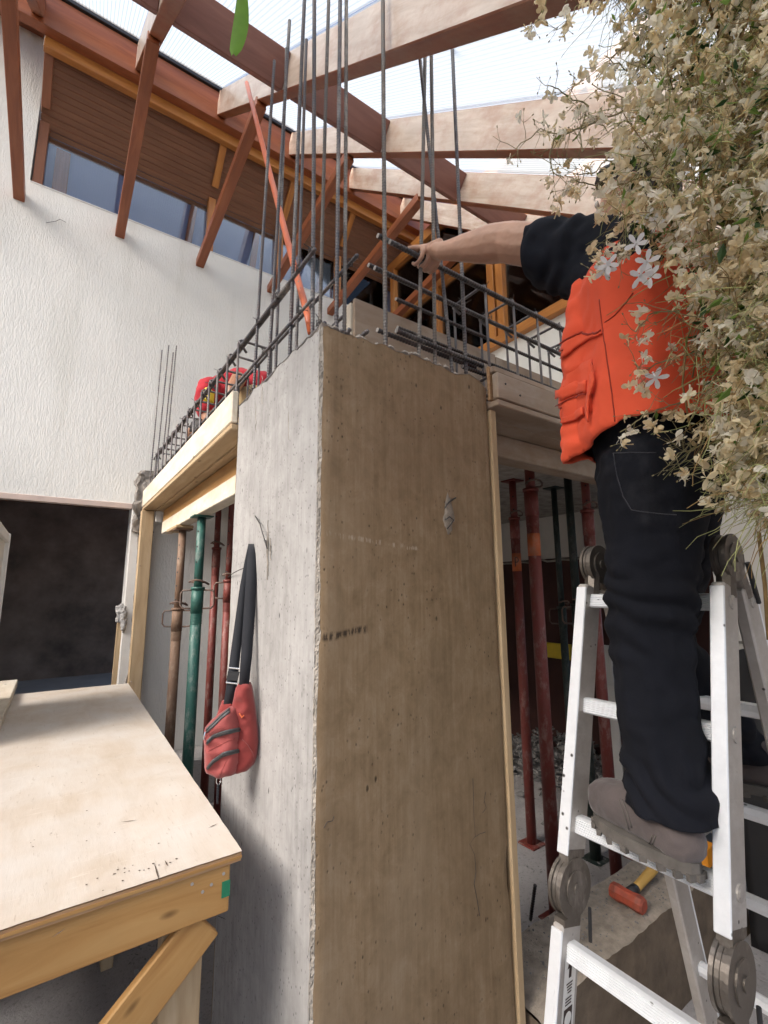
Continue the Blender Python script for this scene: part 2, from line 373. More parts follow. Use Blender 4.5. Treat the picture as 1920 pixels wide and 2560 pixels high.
def leafm(name, c, trans=.35, var=.35):
    mt, t, b = nodes(name); out = t.nodes['Material Output']
    f = nz(t, coords(t), 30, 4); cc = ramp(t, f, [(.3, tuple(x*(1-var) for x in c)), (.7, c)])
    t.links.new(cc, b.inputs['Base Color']); b.inputs['Roughness'].default_value = .6; b.inputs['Specular IOR Level'].default_value = .3
    tr = N(t, 'ShaderNodeBsdfTranslucent'); t.links.new(cc, tr.inputs[0]); m_ = N(t, 'ShaderNodeMixShader'); m_.inputs[0].default_value = trans
    t.links.new(b.outputs[0], m_.inputs[1]); t.links.new(tr.outputs[0], m_.inputs[2]); t.links.new(m_.outputs[0], out.inputs[0]); return mt
M['petal_dry'] = leafm('dried_cream_petal', (.90, .79, .55), .5, .12)
M['petal_tan'] = leafm('dried_tan_petal', (.80, .65, .40), .45, .15)
M['petal_white'] = leafm('white_jasmine_petal', (.82, .82, .82), .3, .06)
M['leaf'] = leafm('green_leaf', (.20, .32, .07), .5, .3)
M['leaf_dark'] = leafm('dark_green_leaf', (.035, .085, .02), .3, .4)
M['leaf_big'] = leafm('fresh_green_leaf', (.16, .34, .03), .45, .2)
M['twig'] = plain('olive_twig', (.30, .26, .13), .8, var=.4, scale=40)
M['twig_green'] = plain('green_twig', (.42, .43, .17), .7, var=.4, scale=40)
M['twig_brown'] = plain('brown_vine_stem', (.30, .19, .07), .85, var=.4, scale=40)

M['house_brown'] = plain('brown_render', (.22, .14, .09), .9, var=.3, scale=3)
M['sunlit_paint'] = wood('sunlight_painted_varnish', (.40, .29, .22), (.54, .43, .35), (.66, .56, .48), .45, coat=.3, knots=False, dirt=(.36, .20, .13))  # strong sunlight on the rafter sides painted in as a pale colour
M['room_floor'] = plain('pale_screed', (.66, .64, .62), .7, var=.2, scale=4)
M['blue_wall'] = plain('blue_shaded_white_wall', (.22, .25, .36), .8, var=.12, scale=2)  # blue-grey paints in the shade on a bluish white wall
M['rag'] = plain('grey_cloth', (.40, .39, .38), .95, var=.35, scale=30)
M['ceil_plank'] = wood('brown_soffit_plank', (.155, .068, .034), (.20, .092, .047), (.245, .115, .06), .55, coat=.05, knots=False)
M['petal_cream'] = leafm('pale_cream_petal', (.93, .88, .74), .45, .1)
# ================================================================ setting
WY = 4.16                                     # face of the white wall
# ground: one sheet, gently uneven near the work
def ground():
    n = 90; v = []; f = []
    xs = sorted(set([-120, -60, -25, -10, -5] + [round(-3+i*.1, 2) for i in range(86)] + [8, 15, 30, 60, 120]))
    ys = sorted(set([-120, -60, -25, -10, -5, -3] + [round(-2+i*.1, 2) for i in range(76)] + [7, 10, 15, 30, 60, 120]))
    for y in ys:
        for x in xs: v.append((x, y, .010*noise.noise(Vector((x*1.7, y*1.7, 0)))+.004*noise.noise(Vector((x*6, y*6, 3)))))
    k = len(xs)
    for j in range(len(ys)-1):
        for i in range(k-1): f.append((j*k+i, j*k+i+1, (j+1)*k+i+1, (j+1)*k+i))
    tag(put('ground', mesh('ground', v, f, True), M['floor']), 'dusty grey concrete ground of the building site', kind='structure')
ground()
# white stucco wall with the door opening
DX0, DX1, DH = -1.25, .462, 2.235
wall = thing('stucco_wall', 'tall white raked stucco wall with a dark doorway and timber struts above', 'wall', (-1, WY, 0))
mb = MB()
mb.box((-4, WY, 0), (DX0, WY+.2, 4.71)); mb.box((DX0, WY, DH), (DX1, WY+.2, 4.71)); mb.box((DX1, WY, 0), (5.2, WY+.2, 4.71)); mb.box((-4, WY, 4.71), (-.43, WY+.2, 6.3))
mb.build('wall_face', M['stucco'], wall)
board('wall_capping', (-.43, WY-.004, 4.711), (5.2, WY+.19, 4.722), M['white_trim'], wall, .002)
board('door_head_trim', (DX0-.01, WY-.010, DH-.030), (DX1-.002, WY+.05, DH+.012), M['pink_trim'], wall)
# scar where an older wall was broken out
def rough_block(name, a, b, mat, parent, n=(4, 4, 10), amp=.02, seed=0, keep=lambda p: True):
    bm = bmesh.new(); bmesh.ops.create_cube(bm, size=1)
    bmesh.ops.subdivide_edges(bm, edges=bm.edges[:], cuts=n[2], use_grid_fill=True)
    for v in bm.verts:
        p = Vector((a[0]+(v.co.x+.5)*(b[0]-a[0]), a[1]+(v.co.y+.5)*(b[1]-a[1]), a[2]+(v.co.z+.5)*(b[2]-a[2])))
        q = p*14+Vector((seed, 0, 0))
        v.co = p+Vector((noise.noise(q), noise.noise(q+Vector((9, 1, 4))), noise.noise(q+Vector((3, 7, 8)))))*amp+Vector((noise.noise(p*40), noise.noise(p*40+Vector((5, 5, 5))), 0))*amp*.5
    return put(name, bm_mesh(bm, name), mat, parent)
rough_block('mortar_scar', (.478, WY-.045, 2.02), (.60, WY+.03, 2.52), M['mortar'], wall, (1, 1, 16), .035, 3)
rough_block('mortar_scar', (.520, WY-.035, 0), (.60, WY+.03, 2.05), M['mortar'], wall, (1, 1, 22), .022, 8)
board('door_jamb', (DX1-.002, WY-.016, 0), (DX1+.062, WY+.10, 2.20), M['white_trim'], wall)
for z in (4.9, 5.3):
    pass
# small nails and hairline wire left on the wall
mbw = MB(); mbw.tube([at(115, 557, Y=WY-.006), at(140, 553, Y=WY-.01), at(150, 548, Y=WY-.012), at(165, 556, Y=WY-.006)], .0018, 5); mbw.build('wire_stub', M['wire'], wall)
# room behind the doorway
room = thing('back_room', 'dark unlit room with sooty walls seen through the doorway', 'room', (-1, 6, 0))
mb = MB(); mb.box((-3.2, 8.8, 0), (3.0, 8.95, 3.2)); mb.build('back_wall', M['room_dark'], room)
mb = MB(); mb.box((-1.15, WY+.20, 0), (-1.0, 8.8, 3.2)); mb.build('side_wall', M['plaster_dirty'], room)
mb = MB(); mb.box((2.6, WY+.20, 0), (2.75, 5.0, 3.2)); mb.box((2.6, 8.4, 0), (2.75, 8.8, 3.2)); mb.box((2.6, 5.0, 0), (2.75, 8.4, .7)); mb.box((2.6, 5.0, 2.6), (2.75, 8.4, 3.2)); mb.build('side_wall', M['room_dark'], room)  # gap is an unseen opening added to let daylight into the room
mb = MB(); mb.box((-3.2, WY+.20, 2.9), (3.0, 8.9, 3.05)); mb.build('ceiling', M['ceil'], room)
for y in (5.2, 6.3, 7.4): board('ceiling_joist', (-1.0, y, 2.72), (2.6, y+.09, 2.898), M['ceil'], room)
mb = MB(); mb.box((-1.0, WY+.20, .004), (2.6, 8.8, .30)); tag(mb.build('room_floor', M['room_floor']), 'raised grey floor of the back room', kind='structure')
# step at the foot of the wall
tag(board('concrete_step', (.62, 3.86, -.01), (4.1, WY-.002, .33), M['floor'], None, .012), 'low grey concrete step along the foot of the white wall', 'step')

# intermediate slab behind the new beams
tag(put('mezzanine_slab', (lambda b: (b.box((.98, 1.42, 2.30), (3.2, WY-.002, 2.43)), b.mesh('slab'))[1])(MB()), M['rough_concrete']), 'concrete slab of the level behind the new beams', kind='structure')
# wing of the house on the right: upper storey with orange window frames
WX = 3.0
wing = thing('house_wing', 'upper storey wing with orange timber window frames behind the rebar', 'house', (WX, 2, 2.43))
mb = MB(); mb.box((WX, -3.0, 2.43), (WX+.18, WY-.004, 3.62)); mb.build('wall', M['stucco'], wing)
board('window_sill', (WX-.06, .4, 3.62), (WX+.20, WY-.004, 3.70), M['batten'], wing)
board('window_head', (WX-.03, .4, 5.30), (WX+.12, WY-.004, 5.42), M['batten'], wing)
board('window_transom', (WX-.03, .4, 4.62), (WX+.08, WY-.004, 4.70), M['batten'], wing)
for y in (.5, 1.45, 2.42, 2.52, 3.25, 4.0):
    board('window_post', (WX-.035, y, 3.70), (WX+.09, y+.075, 5.30), M['batten'], wing)
for y0, y1 in ((.575, 1.45), (1.525, 2.42), (2.595, 3.25), (3.325, 4.0)):
    mb = MB(); mb.box((WX+.02, y0, 3.70), (WX+.026, y1, 4.62)); g = mb.build('window_pane', M['glass'], wing)
    mb = MB(); mb.box((WX+.02, y0, 4.70), (WX+.026, y1, 5.30)); mb.build('window_pane', M['glass'], wing)
mb = MB(); mb.box((WX+.9, -3, 2.43), (WX+1.0, WY-.004, 5.44)); mb.build('inner_wall', M['ceil_plank'], wing)
mb = MB(); mb.box((WX+.18, -3, 5.44), (WX+1.6, WY-.004, 5.5)); mb.build('inner_ceiling', M['ceil'], wing)
mb = MB(); mb.box((WX+.18, -3, 2.43), (WX+1.6, WY-.004, 2.47)); mb.build('inner_floor', M['ceil'], wing)
# lower room of the wing
low = thing('lower_room', 'shadowy lower room with grey upper wall and lower wall coloured maroon for shade', 'room', (4.1, 2.5, 0))
mb = MB(); mb.box((4.2, 1.5, 1.86), (4.35, WY, 2.9)); mb.build('upper_wall', M['plaster'], low)
mb = MB(); mb.box((4.195, 1.5, 0), (4.35, WY, 1.86)); mb.build('shade_wall', M['maroon'], low)  # lower wall whose dark colour paints in its shadow
bm = MB()
pts = [(4.185, 1.5+i*.09, 1.84+.05*noise.noise(Vector((i*.7, 2, 0)))) for i in range(30)]
bm.tube(pts, .012, 5); bm.build('broken_plaster_edge', M['rough_concrete'], low)
mb = MB(); mb.box((3.2, 1.5, 2.30), (4.2, WY-.002, 2.43)); mb.build('ceiling', M['rough_concrete'], low)
mb = MB(); mb.box((4.17, 2.0, 2.05), (4.195, 2.07, 2.12)); mb.build('socket_plate', M['rough_concrete'], low)
# garden-side wall of the wing at the right
gw = thing('garden_wall', 'pale beige rendered wall behind the ladder and the jasmine', 'wall', (2.9, 0, 0))
mb = MB(); mb.box((2.78, -3.0, 0), (2.95, 1.022, 2.42)); mb.build('wall_face', M['plaster'], gw)
mb = MB(); mb.box((2.765, -3.0, 0), (2.779, 1.02, .60)); mb.build('earthy_base', M['soil'], gw)
for z in (1.28,):
    mb = MB(); mb.box((2.772, -3.0, z), (2.781, 1.02, z+.012)); mb.build('wall_joint', M['mortar'], gw)

# unseen house added to darken the column front; low rafter ends rest on it
hb_ = thing('shading_house', 'unseen brown house added to darken the column front, carrying the low rafter ends', 'house', (2, -1.2, 0))
mb = MB(); mb.box((1.9, -1.35, 0), (6, -1.15, 2.12)); mb.build('wall', M['house_brown'], hb_)
board('wall_plate', (-1.4, -.34, 1.98), (6, -.22, 2.19), M['varnish'], hb_)
board('eave_board', (1.8, -1.5, 2.13), (6, -.36, 2.17), M['varnish'], hb_)
mb = MB(); mb.box((1.9, -6, 2.18), (6, -1.0, 2.45)); mb.build('roof', M['house_brown'], hb_)
nb = thing('sun_blocking_house', 'unseen white house added across the yard to hold the sun off the low parts', 'house', (-4.5, 1, 0))  # unseen house added to keep the sun off the lower column
mb = MB(); mb.box((-7, -4, 0), (-4.2, 4.1, 3.7)); mb.build('wall', M['plaster'], nb)
mb = MB(); mb.prism([(-7.2, -4.2, 3.7), (-4.0, -4.2, 3.7), (-5.6, -4.2, 4.6)], (0, 8.4, 0)); mb.build('roof', M['house_brown'], nb)
# ---------------------------------------------------------------- timber roof
SL = .872
def roof_z(y): return 4.76+SL*(y-2.6)          # underside of the rafters
sl_len = math.sqrt(1+SL*SL); nrm = Vector((0, -SL, 1)).normalized(); axis = Vector((0, 1, SL)).normalized()
RX = [-1.145, -.466, .211, .862, 1.545, 2.225, 2.90, 3.58]
RH = .19
where = {-1.145: 'beyond the high stucco pier', -.466: 'beside the high stucco pier', .211: 'over the doorway side, next to the pier bay', .862: 'crossing above the tall rebars of the column', 1.545: 'spanning over the plywood beam form', 2.225: 'running down to the worker in the orange vest', 2.90: 'against the house wing', 3.58: 'inside the house wing'}
for x in RX[:-1]:
    a = Vector((x, -.25, roof_z(-.25)))+nrm*RH/2; b = Vector((x, 3.79, roof_z(3.79)))+nrm*RH/2
    r_ = beam('roof_rafter', a, b, .075, RH, M['varnish_old'], None, nrm, .004)
    me_ = r_.data; me_.materials.append(M['sunlit_paint'])
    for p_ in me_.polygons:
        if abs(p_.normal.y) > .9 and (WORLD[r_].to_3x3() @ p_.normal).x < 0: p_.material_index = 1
    tag(r_, 'sloping red rafter with sunlight-painted side '+where[x], 'rafter', 'roof rafters')
    br = beam('timber_strut', (x-.012, WY-.004+.02, 4.55), (x-.012, 2.60, roof_z(2.60)-.004), .07, .075, M['varnish'], None, (0, 1, .2), .004)
    tag(br, 'diagonal red strut to the rafter '+where[x], 'strut', 'roof struts')
# blocking purlins between rafters, one line of them
names = ['in the bay by the high stucco pier', 'left of the rafter over the doorway', 'behind the green leaf, ending at the rebars', 'between the rafters above the tall rebars', 'above the worker\'s forearm', 'beside the house wing']
for i in range(len(RX)-2):
    x0, x1 = RX[i]+.0378, RX[i+1]-.0378
    c = Vector((0, 2.2, roof_z(2.2)))+nrm*(RH*.5-.005)
    tag(beam('roof_purlin', (x0, c.y, c.z), (x1, c.y, c.z), .10, RH*.93, M['purlin'], None, nrm, .004), 'violet brown purlin '+names[i], 'purlin', 'roof purlins')
# ledger at the head of the rafters and boarded fascia
led = thing('roof_ledger', 'long brown ledger beam with orange batten along the top of the rafters', 'beam', (0, 3.75, 5.7))
board('ledger_board', (-4, 3.72, 5.69), (WX+1, 3.80, 5.98), M['varnish'], led)
board('batten', (-.42, 3.803, 5.602), (WX+.6, 3.86, 5.695), M['batten'], led)
board('drip_edge', (-4, 3.70, 5.985), (WX+1, 3.84, 6.02), M['black_plastic'], led)
# clerestory between wall top and the boarded soffit
cl = thing('clerestory', 'row of high windows between the stucco wall and the roof ledger', 'window', (1, WY, 4.72))
SA, SE = Vector((0, 3.875, 5.665)), Vector((0, 4.300, 5.228))
sn = Vector((0, SE.z-SA.z, -(SE.y-SA.y))).normalized()
for i, x in enumerate((-.42, .90, 1.60, 2.30)):
    mt_ = M['batten'] if i else M['ceil']
    board('window_post', (x, WY+.03, 4.725), (x+.065, WY+.09, 5.315), mt_, cl)
    p0 = Vector((x+.0325, WY+.055, 5.318)); beam('soffit_rib', SA+Vector((x+.0325, 0, 0))+sn*.022, SA.lerp(SE, .62)+Vector((x+.0325, 0, 0))+sn*.022, .06, .04, mt_, cl, sn)
for x0, x1 in ((-.355, .90), (.965, 1.60), (1.665, 2.30), (2.365, 3.0)):
    mb = MB(); mb.box((x0, WY+.10, 4.605), (x1, WY+.105, 5.26)); mb.build('window_pane', M['glass'], cl)
board('inner_post', (-.30, WY+.11, 4.61), (-.20, WY+.135, 5.20), M['ceil'], cl)
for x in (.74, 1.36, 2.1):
    beam('strut_reflection', (x, WY+.12, 4.61), (x+.05, WY+.125, 5.22), .06, .03, M['ceil'], cl, (0, 1, 0))  # dark bars built for the struts' reflections in the panes
mb = MB(); mb.box((-.8, WY+.202, 4.50), (5, WY+.24, 4.60)); tag(mb.build('bounce_floor', M['plaster']), 'unseen white slab added behind the high windows to bounce light', kind='structure')  # unseen white surface added to bounce light onto the planks
mb = MB(); mb.box((-.43, WY+.15, 4.725), (5, WY+.20, 5.40)); tag(mb.build('upper_back_wall', M['blue_wall']), 'upper room wall with blue-grey shade in its colour, behind the high windows', 'wall')
pc = thing('plank_ceiling', 'brown planked soffit under the roof edge above the high windows', 'ceiling', (1, 4.1, 5.4))
for i in range(13):
    p_ = SA.lerp(SE, (i+.5)/13)-sn*(.010+.003*(i % 2)); beam('plank', p_+Vector((-.42, 0, 0)), p_+Vector((4.4, 0, 0)), (SE-SA).length/13*.94, .018, M['ceil_plank'], pc, sn, .004)
# outer roof over the upper room
tag(beam('tiled_roof_deck', (-1.0, WY+.5, 6.08), (WX+1, WY+.5, 6.08), 1.5, .08, M['ceil'], None), 'brown roof deck above the planked ceiling', 'roof')
# polycarbonate sheets
for i in range(len(RX)-2):
    x0, x1 = RX[i]-.03, RX[i+1]-.034
    a = Vector(((x0+x1)/2, -.6, roof_z(-.6)))+nrm*(RH+.012); b = Vector(((x0+x1)/2, 3.74, roof_z(3.74)))+nrm*(RH+.012)
    o = beam('polycarbonate_sheet', a, b, x1-x0-.006, .008, M['poly'], None, nrm, 0)
    tag(o, 'translucent fluted roof sheet over the bay '+['by the high stucco pier', 'left of the doorway rafter', 'over the bench and pier bay', 'above the tall rebars', 'above the plywood beam form', 'beside the house wing'][i], 'roof sheet', 'polycarbonate roof sheets')
    tag(beam('sheet_edge_strip', b+Vector((0, -.02, 0)), b+Vector((0, -.02, 0))+Vector((0, .04, .035)), x1-x0-.01, .016, M['white_trim'], o, nrm, 0))

# black sheet standing in for an unclear dark area by the garden wall
def dark_sheet():
    v = []; f = []; n, k = 26, 18
    for j in range(k+1):
        for i in range(n+1):
            u = i/n; t = j/k; y = .10+.90*u; z = t*(1.22+.10*noise.noise(Vector((u*4, 0, 0)))); x = 2.70-.06*(1-t)**2+.035*noise.noise(Vector((u*9, t*2.2, 3)))+.015*noise.noise(Vector((u*22, t*6, 1)))
            v.append((min(x, 2.755), y, z+.004))
    for j in range(k):
        for i in range(n): a = j*(n+1)+i; f.append((a, a+n+1, a+n+2, a+1))
    o = tag(put('standin_sheet', mesh('sheet', v, f, True), M['black_plastic']), 'black sheet standing in for an unclear dark area by the garden wall', 'sheet')
    md = o.modifiers.new('t', 'SOLIDIFY'); md.thickness = .003
dark_sheet()
M['cap'] = plain('gritty_grey_brown_cap', (.37, .315, .255), .95, var=.45, scale=26, bmp=.9)
# ================================================================ concrete column
CX0, CX1, CY0, CY1, CH = .55, 1.212, 1.08, 1.80, 2.30
def column():
    root = thing('concrete_column', 'raw concrete column with brown stained front and pale grey side', 'column', (.88, 1.44, 0))
    NX, NY, NZ = 40, 40, 240
    def top(x, y):      # ragged cast top, lower at the far ends
        h = 2.285
        fx = (x-CX0)/(CX1-CX0); fy = (y-CY0)/(CY1-CY0)
        h += .012*noise.noise(Vector((x*9, y*9, 1)))+.010*noise.noise(Vector((x*31, y*31, 4)))
        if fy < .2: h -= .035*max(0, (fx-.86)/.14)**1.5 + .006*abs(noise.noise(Vector((x*50, 0, 0))))
        h -= .008*max(0, .1-fx)/.1*noise.noise(Vector((y*12, 2, 2)))
        return h
    def skinpt(x, y, t):
        z = t*top(x, y); p = Vector((x, y, z))
        return p
    # front face: slightly wavy, right edge eaten near the bottom
    def chip(z): return .0035*noise.noise(Vector((z*11, 1.5, 0)))+.010*max(0, noise.noise(Vector((z*17, 7, 0)))-.22)+.0022*noise.noise(Vector((z*130, 3, 0)))
    def rchip(z): return .004*noise.noise(Vector((z*9, 31.5, 0)))-.016*max(0, noise.noise(Vector((z*5, 11, 0)))-.15)*(1.6 if z < .9 else .5)
    v = []; f = []
    for j in range(NZ+1):
        t = j/NZ
        for i in range(NX+1):
            u = i/NX; x = CX0+u*(CX1-CX0); z = t*top(x, CY0)
            if i == 0: x += .006+chip(z)
            if i == NX: x += -.004+rchip(z)
            y = CY0+.0025*noise.noise(Vector((x*5, z*3, 9)))+(.004 if i in (0, NX) else 0)
            v.append((x, y, z))
    for j in range(NZ):
        for i in range(NX): a = j*(NX+1)+i; f.append((a, a+1, a+NX+2, a+NX+1))
    fr = put('front_face', mesh('front_face', v, f, True), M['col_front'], root)
    tag(fr, 'brown form-stained front face')
    # near corner arris: rough broken mortar strip
    v = []; f = []; K = 5
    for j in range(NZ*2+1):
        t = j/(NZ*2); z0 = t*top(CX0, CY0)
        zz = t*top(CX0, CY0)
        ax = CX0+.006+chip(zz)
        for k in range(K+1):
            s = k/K
            p = Vector((ax, CY0+.004, zz)).lerp(Vector((CX0-.001, CY0+.016+.006*noise.noise(Vector((zz*25, 4, 0))), zz)), s)
            if 0 < k < K:
                p += Vector((-.5, -.5, 0))*.0055*(noise.noise(Vector((zz*140, s*7, 1)))+.8*noise.noise(Vector((zz*38, s*3, 9))))+Vector((0, 0, .003*noise.noise(Vector((zz*90, s*9, 5)))))
            v.append(p)
    for j in range(NZ*2):
        for k in range(K): a = j*(K+1)+k; f.append((a+1, a, a+K+1, a+K+2))
    put('broken_arris', mesh('broken_arris', v, f), M['rough_concrete'], root)
    # pale left face
    v = []; f = []
    for j in range(NZ+1):
        t = j/NZ
        for i in range(NY+1):
            u = i/NY; y = CY0+.013+u*(CY1-CY0-.013); z = t*top(CX0, y)
            x = CX0+.004*noise.noise(Vector((y*4, z*2.2, 3)))*(0 if i == 0 else 1)
            if i == NY: y += .010*noise.noise(Vector((z*14, 5, 5)))
            v.append((x, y, z))
    for j in range(NZ):
        for i in range(NY): a = j*(NY+1)+i; f.append((a+1, a, a+NY+1, a+NY+2))
    tag(put('left_face', mesh('left_face', v, f, True), M['col_side'], root), 'pale grey pitted side face')
    # back and right faces
    mb = MB(); z = 2.255
    mb.add([(CX1-.006, CY0+.004, 0), (CX1-.006, CY1, 0), (CX1-.006, CY1, z), (CX1-.006, CY0+.004, z-.01)], [(0, 1, 2, 3)])
    mb.add([(CX0, CY1+.0, 0), (CX1-.006, CY1, 0), (CX1-.006, CY1, z), (CX0, CY1, z+.02)], [(3, 2, 1, 0)])
    mb.build('hidden_faces', M['col_front'], root)
    # ragged top with a mortar fringe
    n = 44; v = []; f = []
    for j in range(n+1):
        for i in range(n+1):
            x = CX0-.002+i/n*(CX1-CX0+.002); y = CY0-.002+j/n*(CY1-CY0)
            e = min(i, j, n-i, n-j)
            z = top(min(max(x, CX0), CX1), max(y, CY0))-(.006 if e else 0)+(.014*noise.noise(Vector((x*26, y*26, 7)))+.010*noise.noise(Vector((x*70, y*70, 2))) if e else 0)
            v.append((x, y, z))
    for j in range(n):
        for i in range(n): a = j*(n+1)+i; f.append((a, a+1, a+n+2, a+n+1))
    put('ragged_top', mesh('ragged_top', v, f), M['rough_concrete'], root)
    mb = MB()
    random.seed(3)
    for i in range(46):   # crumbs clinging along the front lip
        x = random.uniform(CX0+.02, CX1-.12); s = random.uniform(.004, .011); z = top(x, CY0)+s*.2
        c = Vector((x, CY0+random.uniform(.0, .03), z))
        mb.tube([c-Vector((s*1.6, 0, 0)), c-Vector((s*.6, 0, -s*.5)), c+Vector((s*.8, 0, s*.3)), c+Vector((s*1.7, 0, -s*.2))], s, 5, True, [s*.3, s*.8, s*.7, s*.2])
    tag(mb.build('mortar_crumbs', M['rough_concrete'], root), kind='stuff')
    # cast lump and trapped wire on the upper right of the front
    bm = bmesh.new(); bmesh.ops.create_icosphere(bm, subdivisions=3, radius=1)
    c = at(1122, 1285, Y=CY0)
    for q in bm.verts:
        k = 1+.35*noise.noise(q.co*2.5)
        q.co = Vector((c.x+q.co.x*.020*k*(1.2-.5*q.co.z), CY0+.003+q.co.y*.007*k, c.z+q.co.z*.068*k))
    put('mortar_lump', bm_mesh(bm, 'lump', True), M['cap'], root)
    mb = MB(); mb.tube([at(1116, 1262, Y=CY0-.008), at(1128, 1250, Y=CY0-.012), at(1140, 1244, Y=CY0-.006), at(1122, 1256, Y=CY0-.010), at(1112, 1270, Y=CY0-.004)], .0022, 5)
    mb.tube([at(1112, 1300, Y=CY0-.006), at(1124, 1292, Y=CY0-.012), at(1134, 1300, Y=CY0-.010), at(1126, 1312, Y=CY0-.010), at(1118, 1322, Y=CY0-.003)], .0022, 5)
    mb.build('trapped_wire', M['wire'], root, True)
    mb = MB()
    for q in ([(1183, 1946), (1185, 2040), (1187, 2090), (1176, 2110), (1186, 2136), (1189, 2180), (1186, 2210), (1194, 2250), (1198, 2290)],
              [(1186, 2094), (1200, 2085), (1214, 2080)], [(1213, 1980), (1212, 2000), (1216, 2020), (1207, 2032)], [(808, 2070), (818, 2055), (830, 2052), (836, 2040)]):
        mb.tube([at(x+random.uniform(-2, 2), y, Y=CY0-.0002) for x, y in q], .0008, 5)
    mb.build('hairline_crack', M['wire'], root)
    mb = MB()
    for q in ([(638, 1290), (650, 1310), (660, 1345), (668, 1372)], [(668, 1372), (664, 1350)]):
        mb.tube([at(x, y, X=CX0-.006) for x, y in [q[0]]]+[at(x, y, X=CX0-.014) for x, y in q[1:]], .002, 6)
    mb.build('protruding_wire', M['wire'], root, True)
    for q in ([(545, 2290), (570, 2300), (586, 2320), (600, 2345)],):
        mb = MB(); mb.tube([at(x, y, X=CX0-.001) for x, y in q], .0009, 5); mb.build('hairline_crack', M['wire'], root)
    # vertical splinter marks of the formwork on the pale face
    mb = MB()
    for (x, y0, y1) in ((670, 1300, 1440), (668, 1330, 1450), (676, 1345, 1400), (640, 1010, 1080), (655, 940, 1010), (722, 1030, 1100)):
        pts = [at(x+4*noise.noise(Vector((k*.6, x, 0))), y0+(y1-y0)*k/9, X=CX0-.001) for k in range(10)]
        mb.tube(pts, .0028, 5, True, [.0012+.0022*abs(noise.noise(Vector((k*.9, y0, 2)))) for k in range(10)])
    mb.build('form_splinter', M['rough_concrete'], root)
    return root
column()

# ---------------------------------------------------------------- tall column bars
BARS = [ # base px, top px, plane, radius, label
    ((634, 985), (686, 152), dict(X=.590), .0062, 'rusty rebar nearest the bench end of the column top, short'),
    ((670, 956), (724, 51), dict(X=.592), .0064, 'tall rebar second along the pale edge of the column'),
    ((689, 922), (716, 120), dict(X=.66), .0060, 'slim rebar standing just behind the second edge bar'),
    ((724, 900), (763, -40), dict(X=.592), .0066, 'very tall rebar crossing the orange pipe'),
    ((741, 866), (766, 99), dict(X=.66), .0060, 'rebar with cut top just right of the pipe'),
    ((781, 824), (786, -40), dict(X=.600), .0068, 'tall rebar tied to the end of the left beam cage'),
    ((800, 816), (823, -40), dict(X=.66), .0062, 'tall dusty rebar leaning above the column corner'),
    ((841, 816), (851, -40), dict(Y=1.17), .0066, 'tall bluish rebar in front of the plywood end'),
    ((861, 824), (866, -40), dict(Y=1.17), .0062, 'tall dusty rebar beside the plywood end'),
    ((964, 866), (957, -40), dict(Y=1.115), .0070, 'thick rebar standing alone in the middle of the front lip'),
    ((1130, 925), (1047, 120), dict(Y=1.125), .0062, 'leaning rebar that crosses its neighbours under the rafter'),
    ((1047, 896), (1063, 120), dict(Y=1.125), .0066, 'cement dusted rebar just left of the gripping hand'),
    ((1088, 915), (1078, 120), dict(Y=1.125), .0066, 'cement dusted rebar running past the wrist'),
    ((1166, 946), (1130, 100), dict(Y=1.125), .0068, 'last rebar on the lip, beside the formwork board'),
]
for i, (b, t_, pl, r_, lab) in enumerate(BARS):
    p0 = at(*b, **pl); p1 = at(*t_, **pl)
    d = (p1-p0).normalized(); p0 = p0-d*.05
    mb = MB(); rebar_mb(mb, p0, p1, r_, bend=.004*((i % 3)-1))
    mat = M['rebar_dusty'] if i in (6, 8, 9, 11, 12) else M['rebar']
    tag(put('steel_rebar', mb.mesh('steel_rebar', True), mat), lab, 'rebar', 'vertical rebars of the column')
# four thin starter rods by the wall
for (b, t_, lab) in (((372, 1238), (405, 875), 'thin starter rod by the wall scar, first from the doorway'), ((384, 1236), (422, 863), 'thin starter rod by the wall scar, tallest of the four'),
                     ((398, 1225), (433, 881), 'thin starter rod by the wall scar, third from the doorway'), ((408, 1215), (441, 864), 'thin starter rod by the wall scar, farthest from the doorway')):
    mb = MB(); rebar_mb(mb, at(*b, Y=4.06), at(*t_, Y=4.09), .0048, .02, 6)
    tag(put('starter_rod', mb.mesh('rod', True), M['rebar']), lab, 'rebar', 'starter rods by the wall')
# orange pipe standing in the column head
mb = MB(); a = at(778, 832, X=.63); b = at(770, 790, X=.63); c = at(742, 690, X=.64); d = at(617, 208, X=.70)
P = [a, b, c]+[c.lerp(d, k/8)+Vector((0, 0, -.006*math.sin(k/8*math.pi))) for k in range(1, 9)]
mb.tube(P, .0125, 14, True)
pp = tag(put('plastic_pipe', mb.mesh('pipe', True), M['pvc']), 'bright orange plastic pipe leaning out of the column top', 'pipe')
mb = MB()
for k in range(7):
    p = c.lerp(a, k/7+.04); q = Vector((-.0095, -.0085, 0)); s = .007+.004*(k % 3)
    mb.add([p+q+Vector((0, -.003, s)), p+q+Vector((.006, -.004, s*.3)), p+q+Vector((.004, -.003, -s)), p+q+Vector((-.003, .002, -s*.6))], [(0, 1, 2, 3)])
mb.build('cement_smear', M['rough_concrete'], pp)

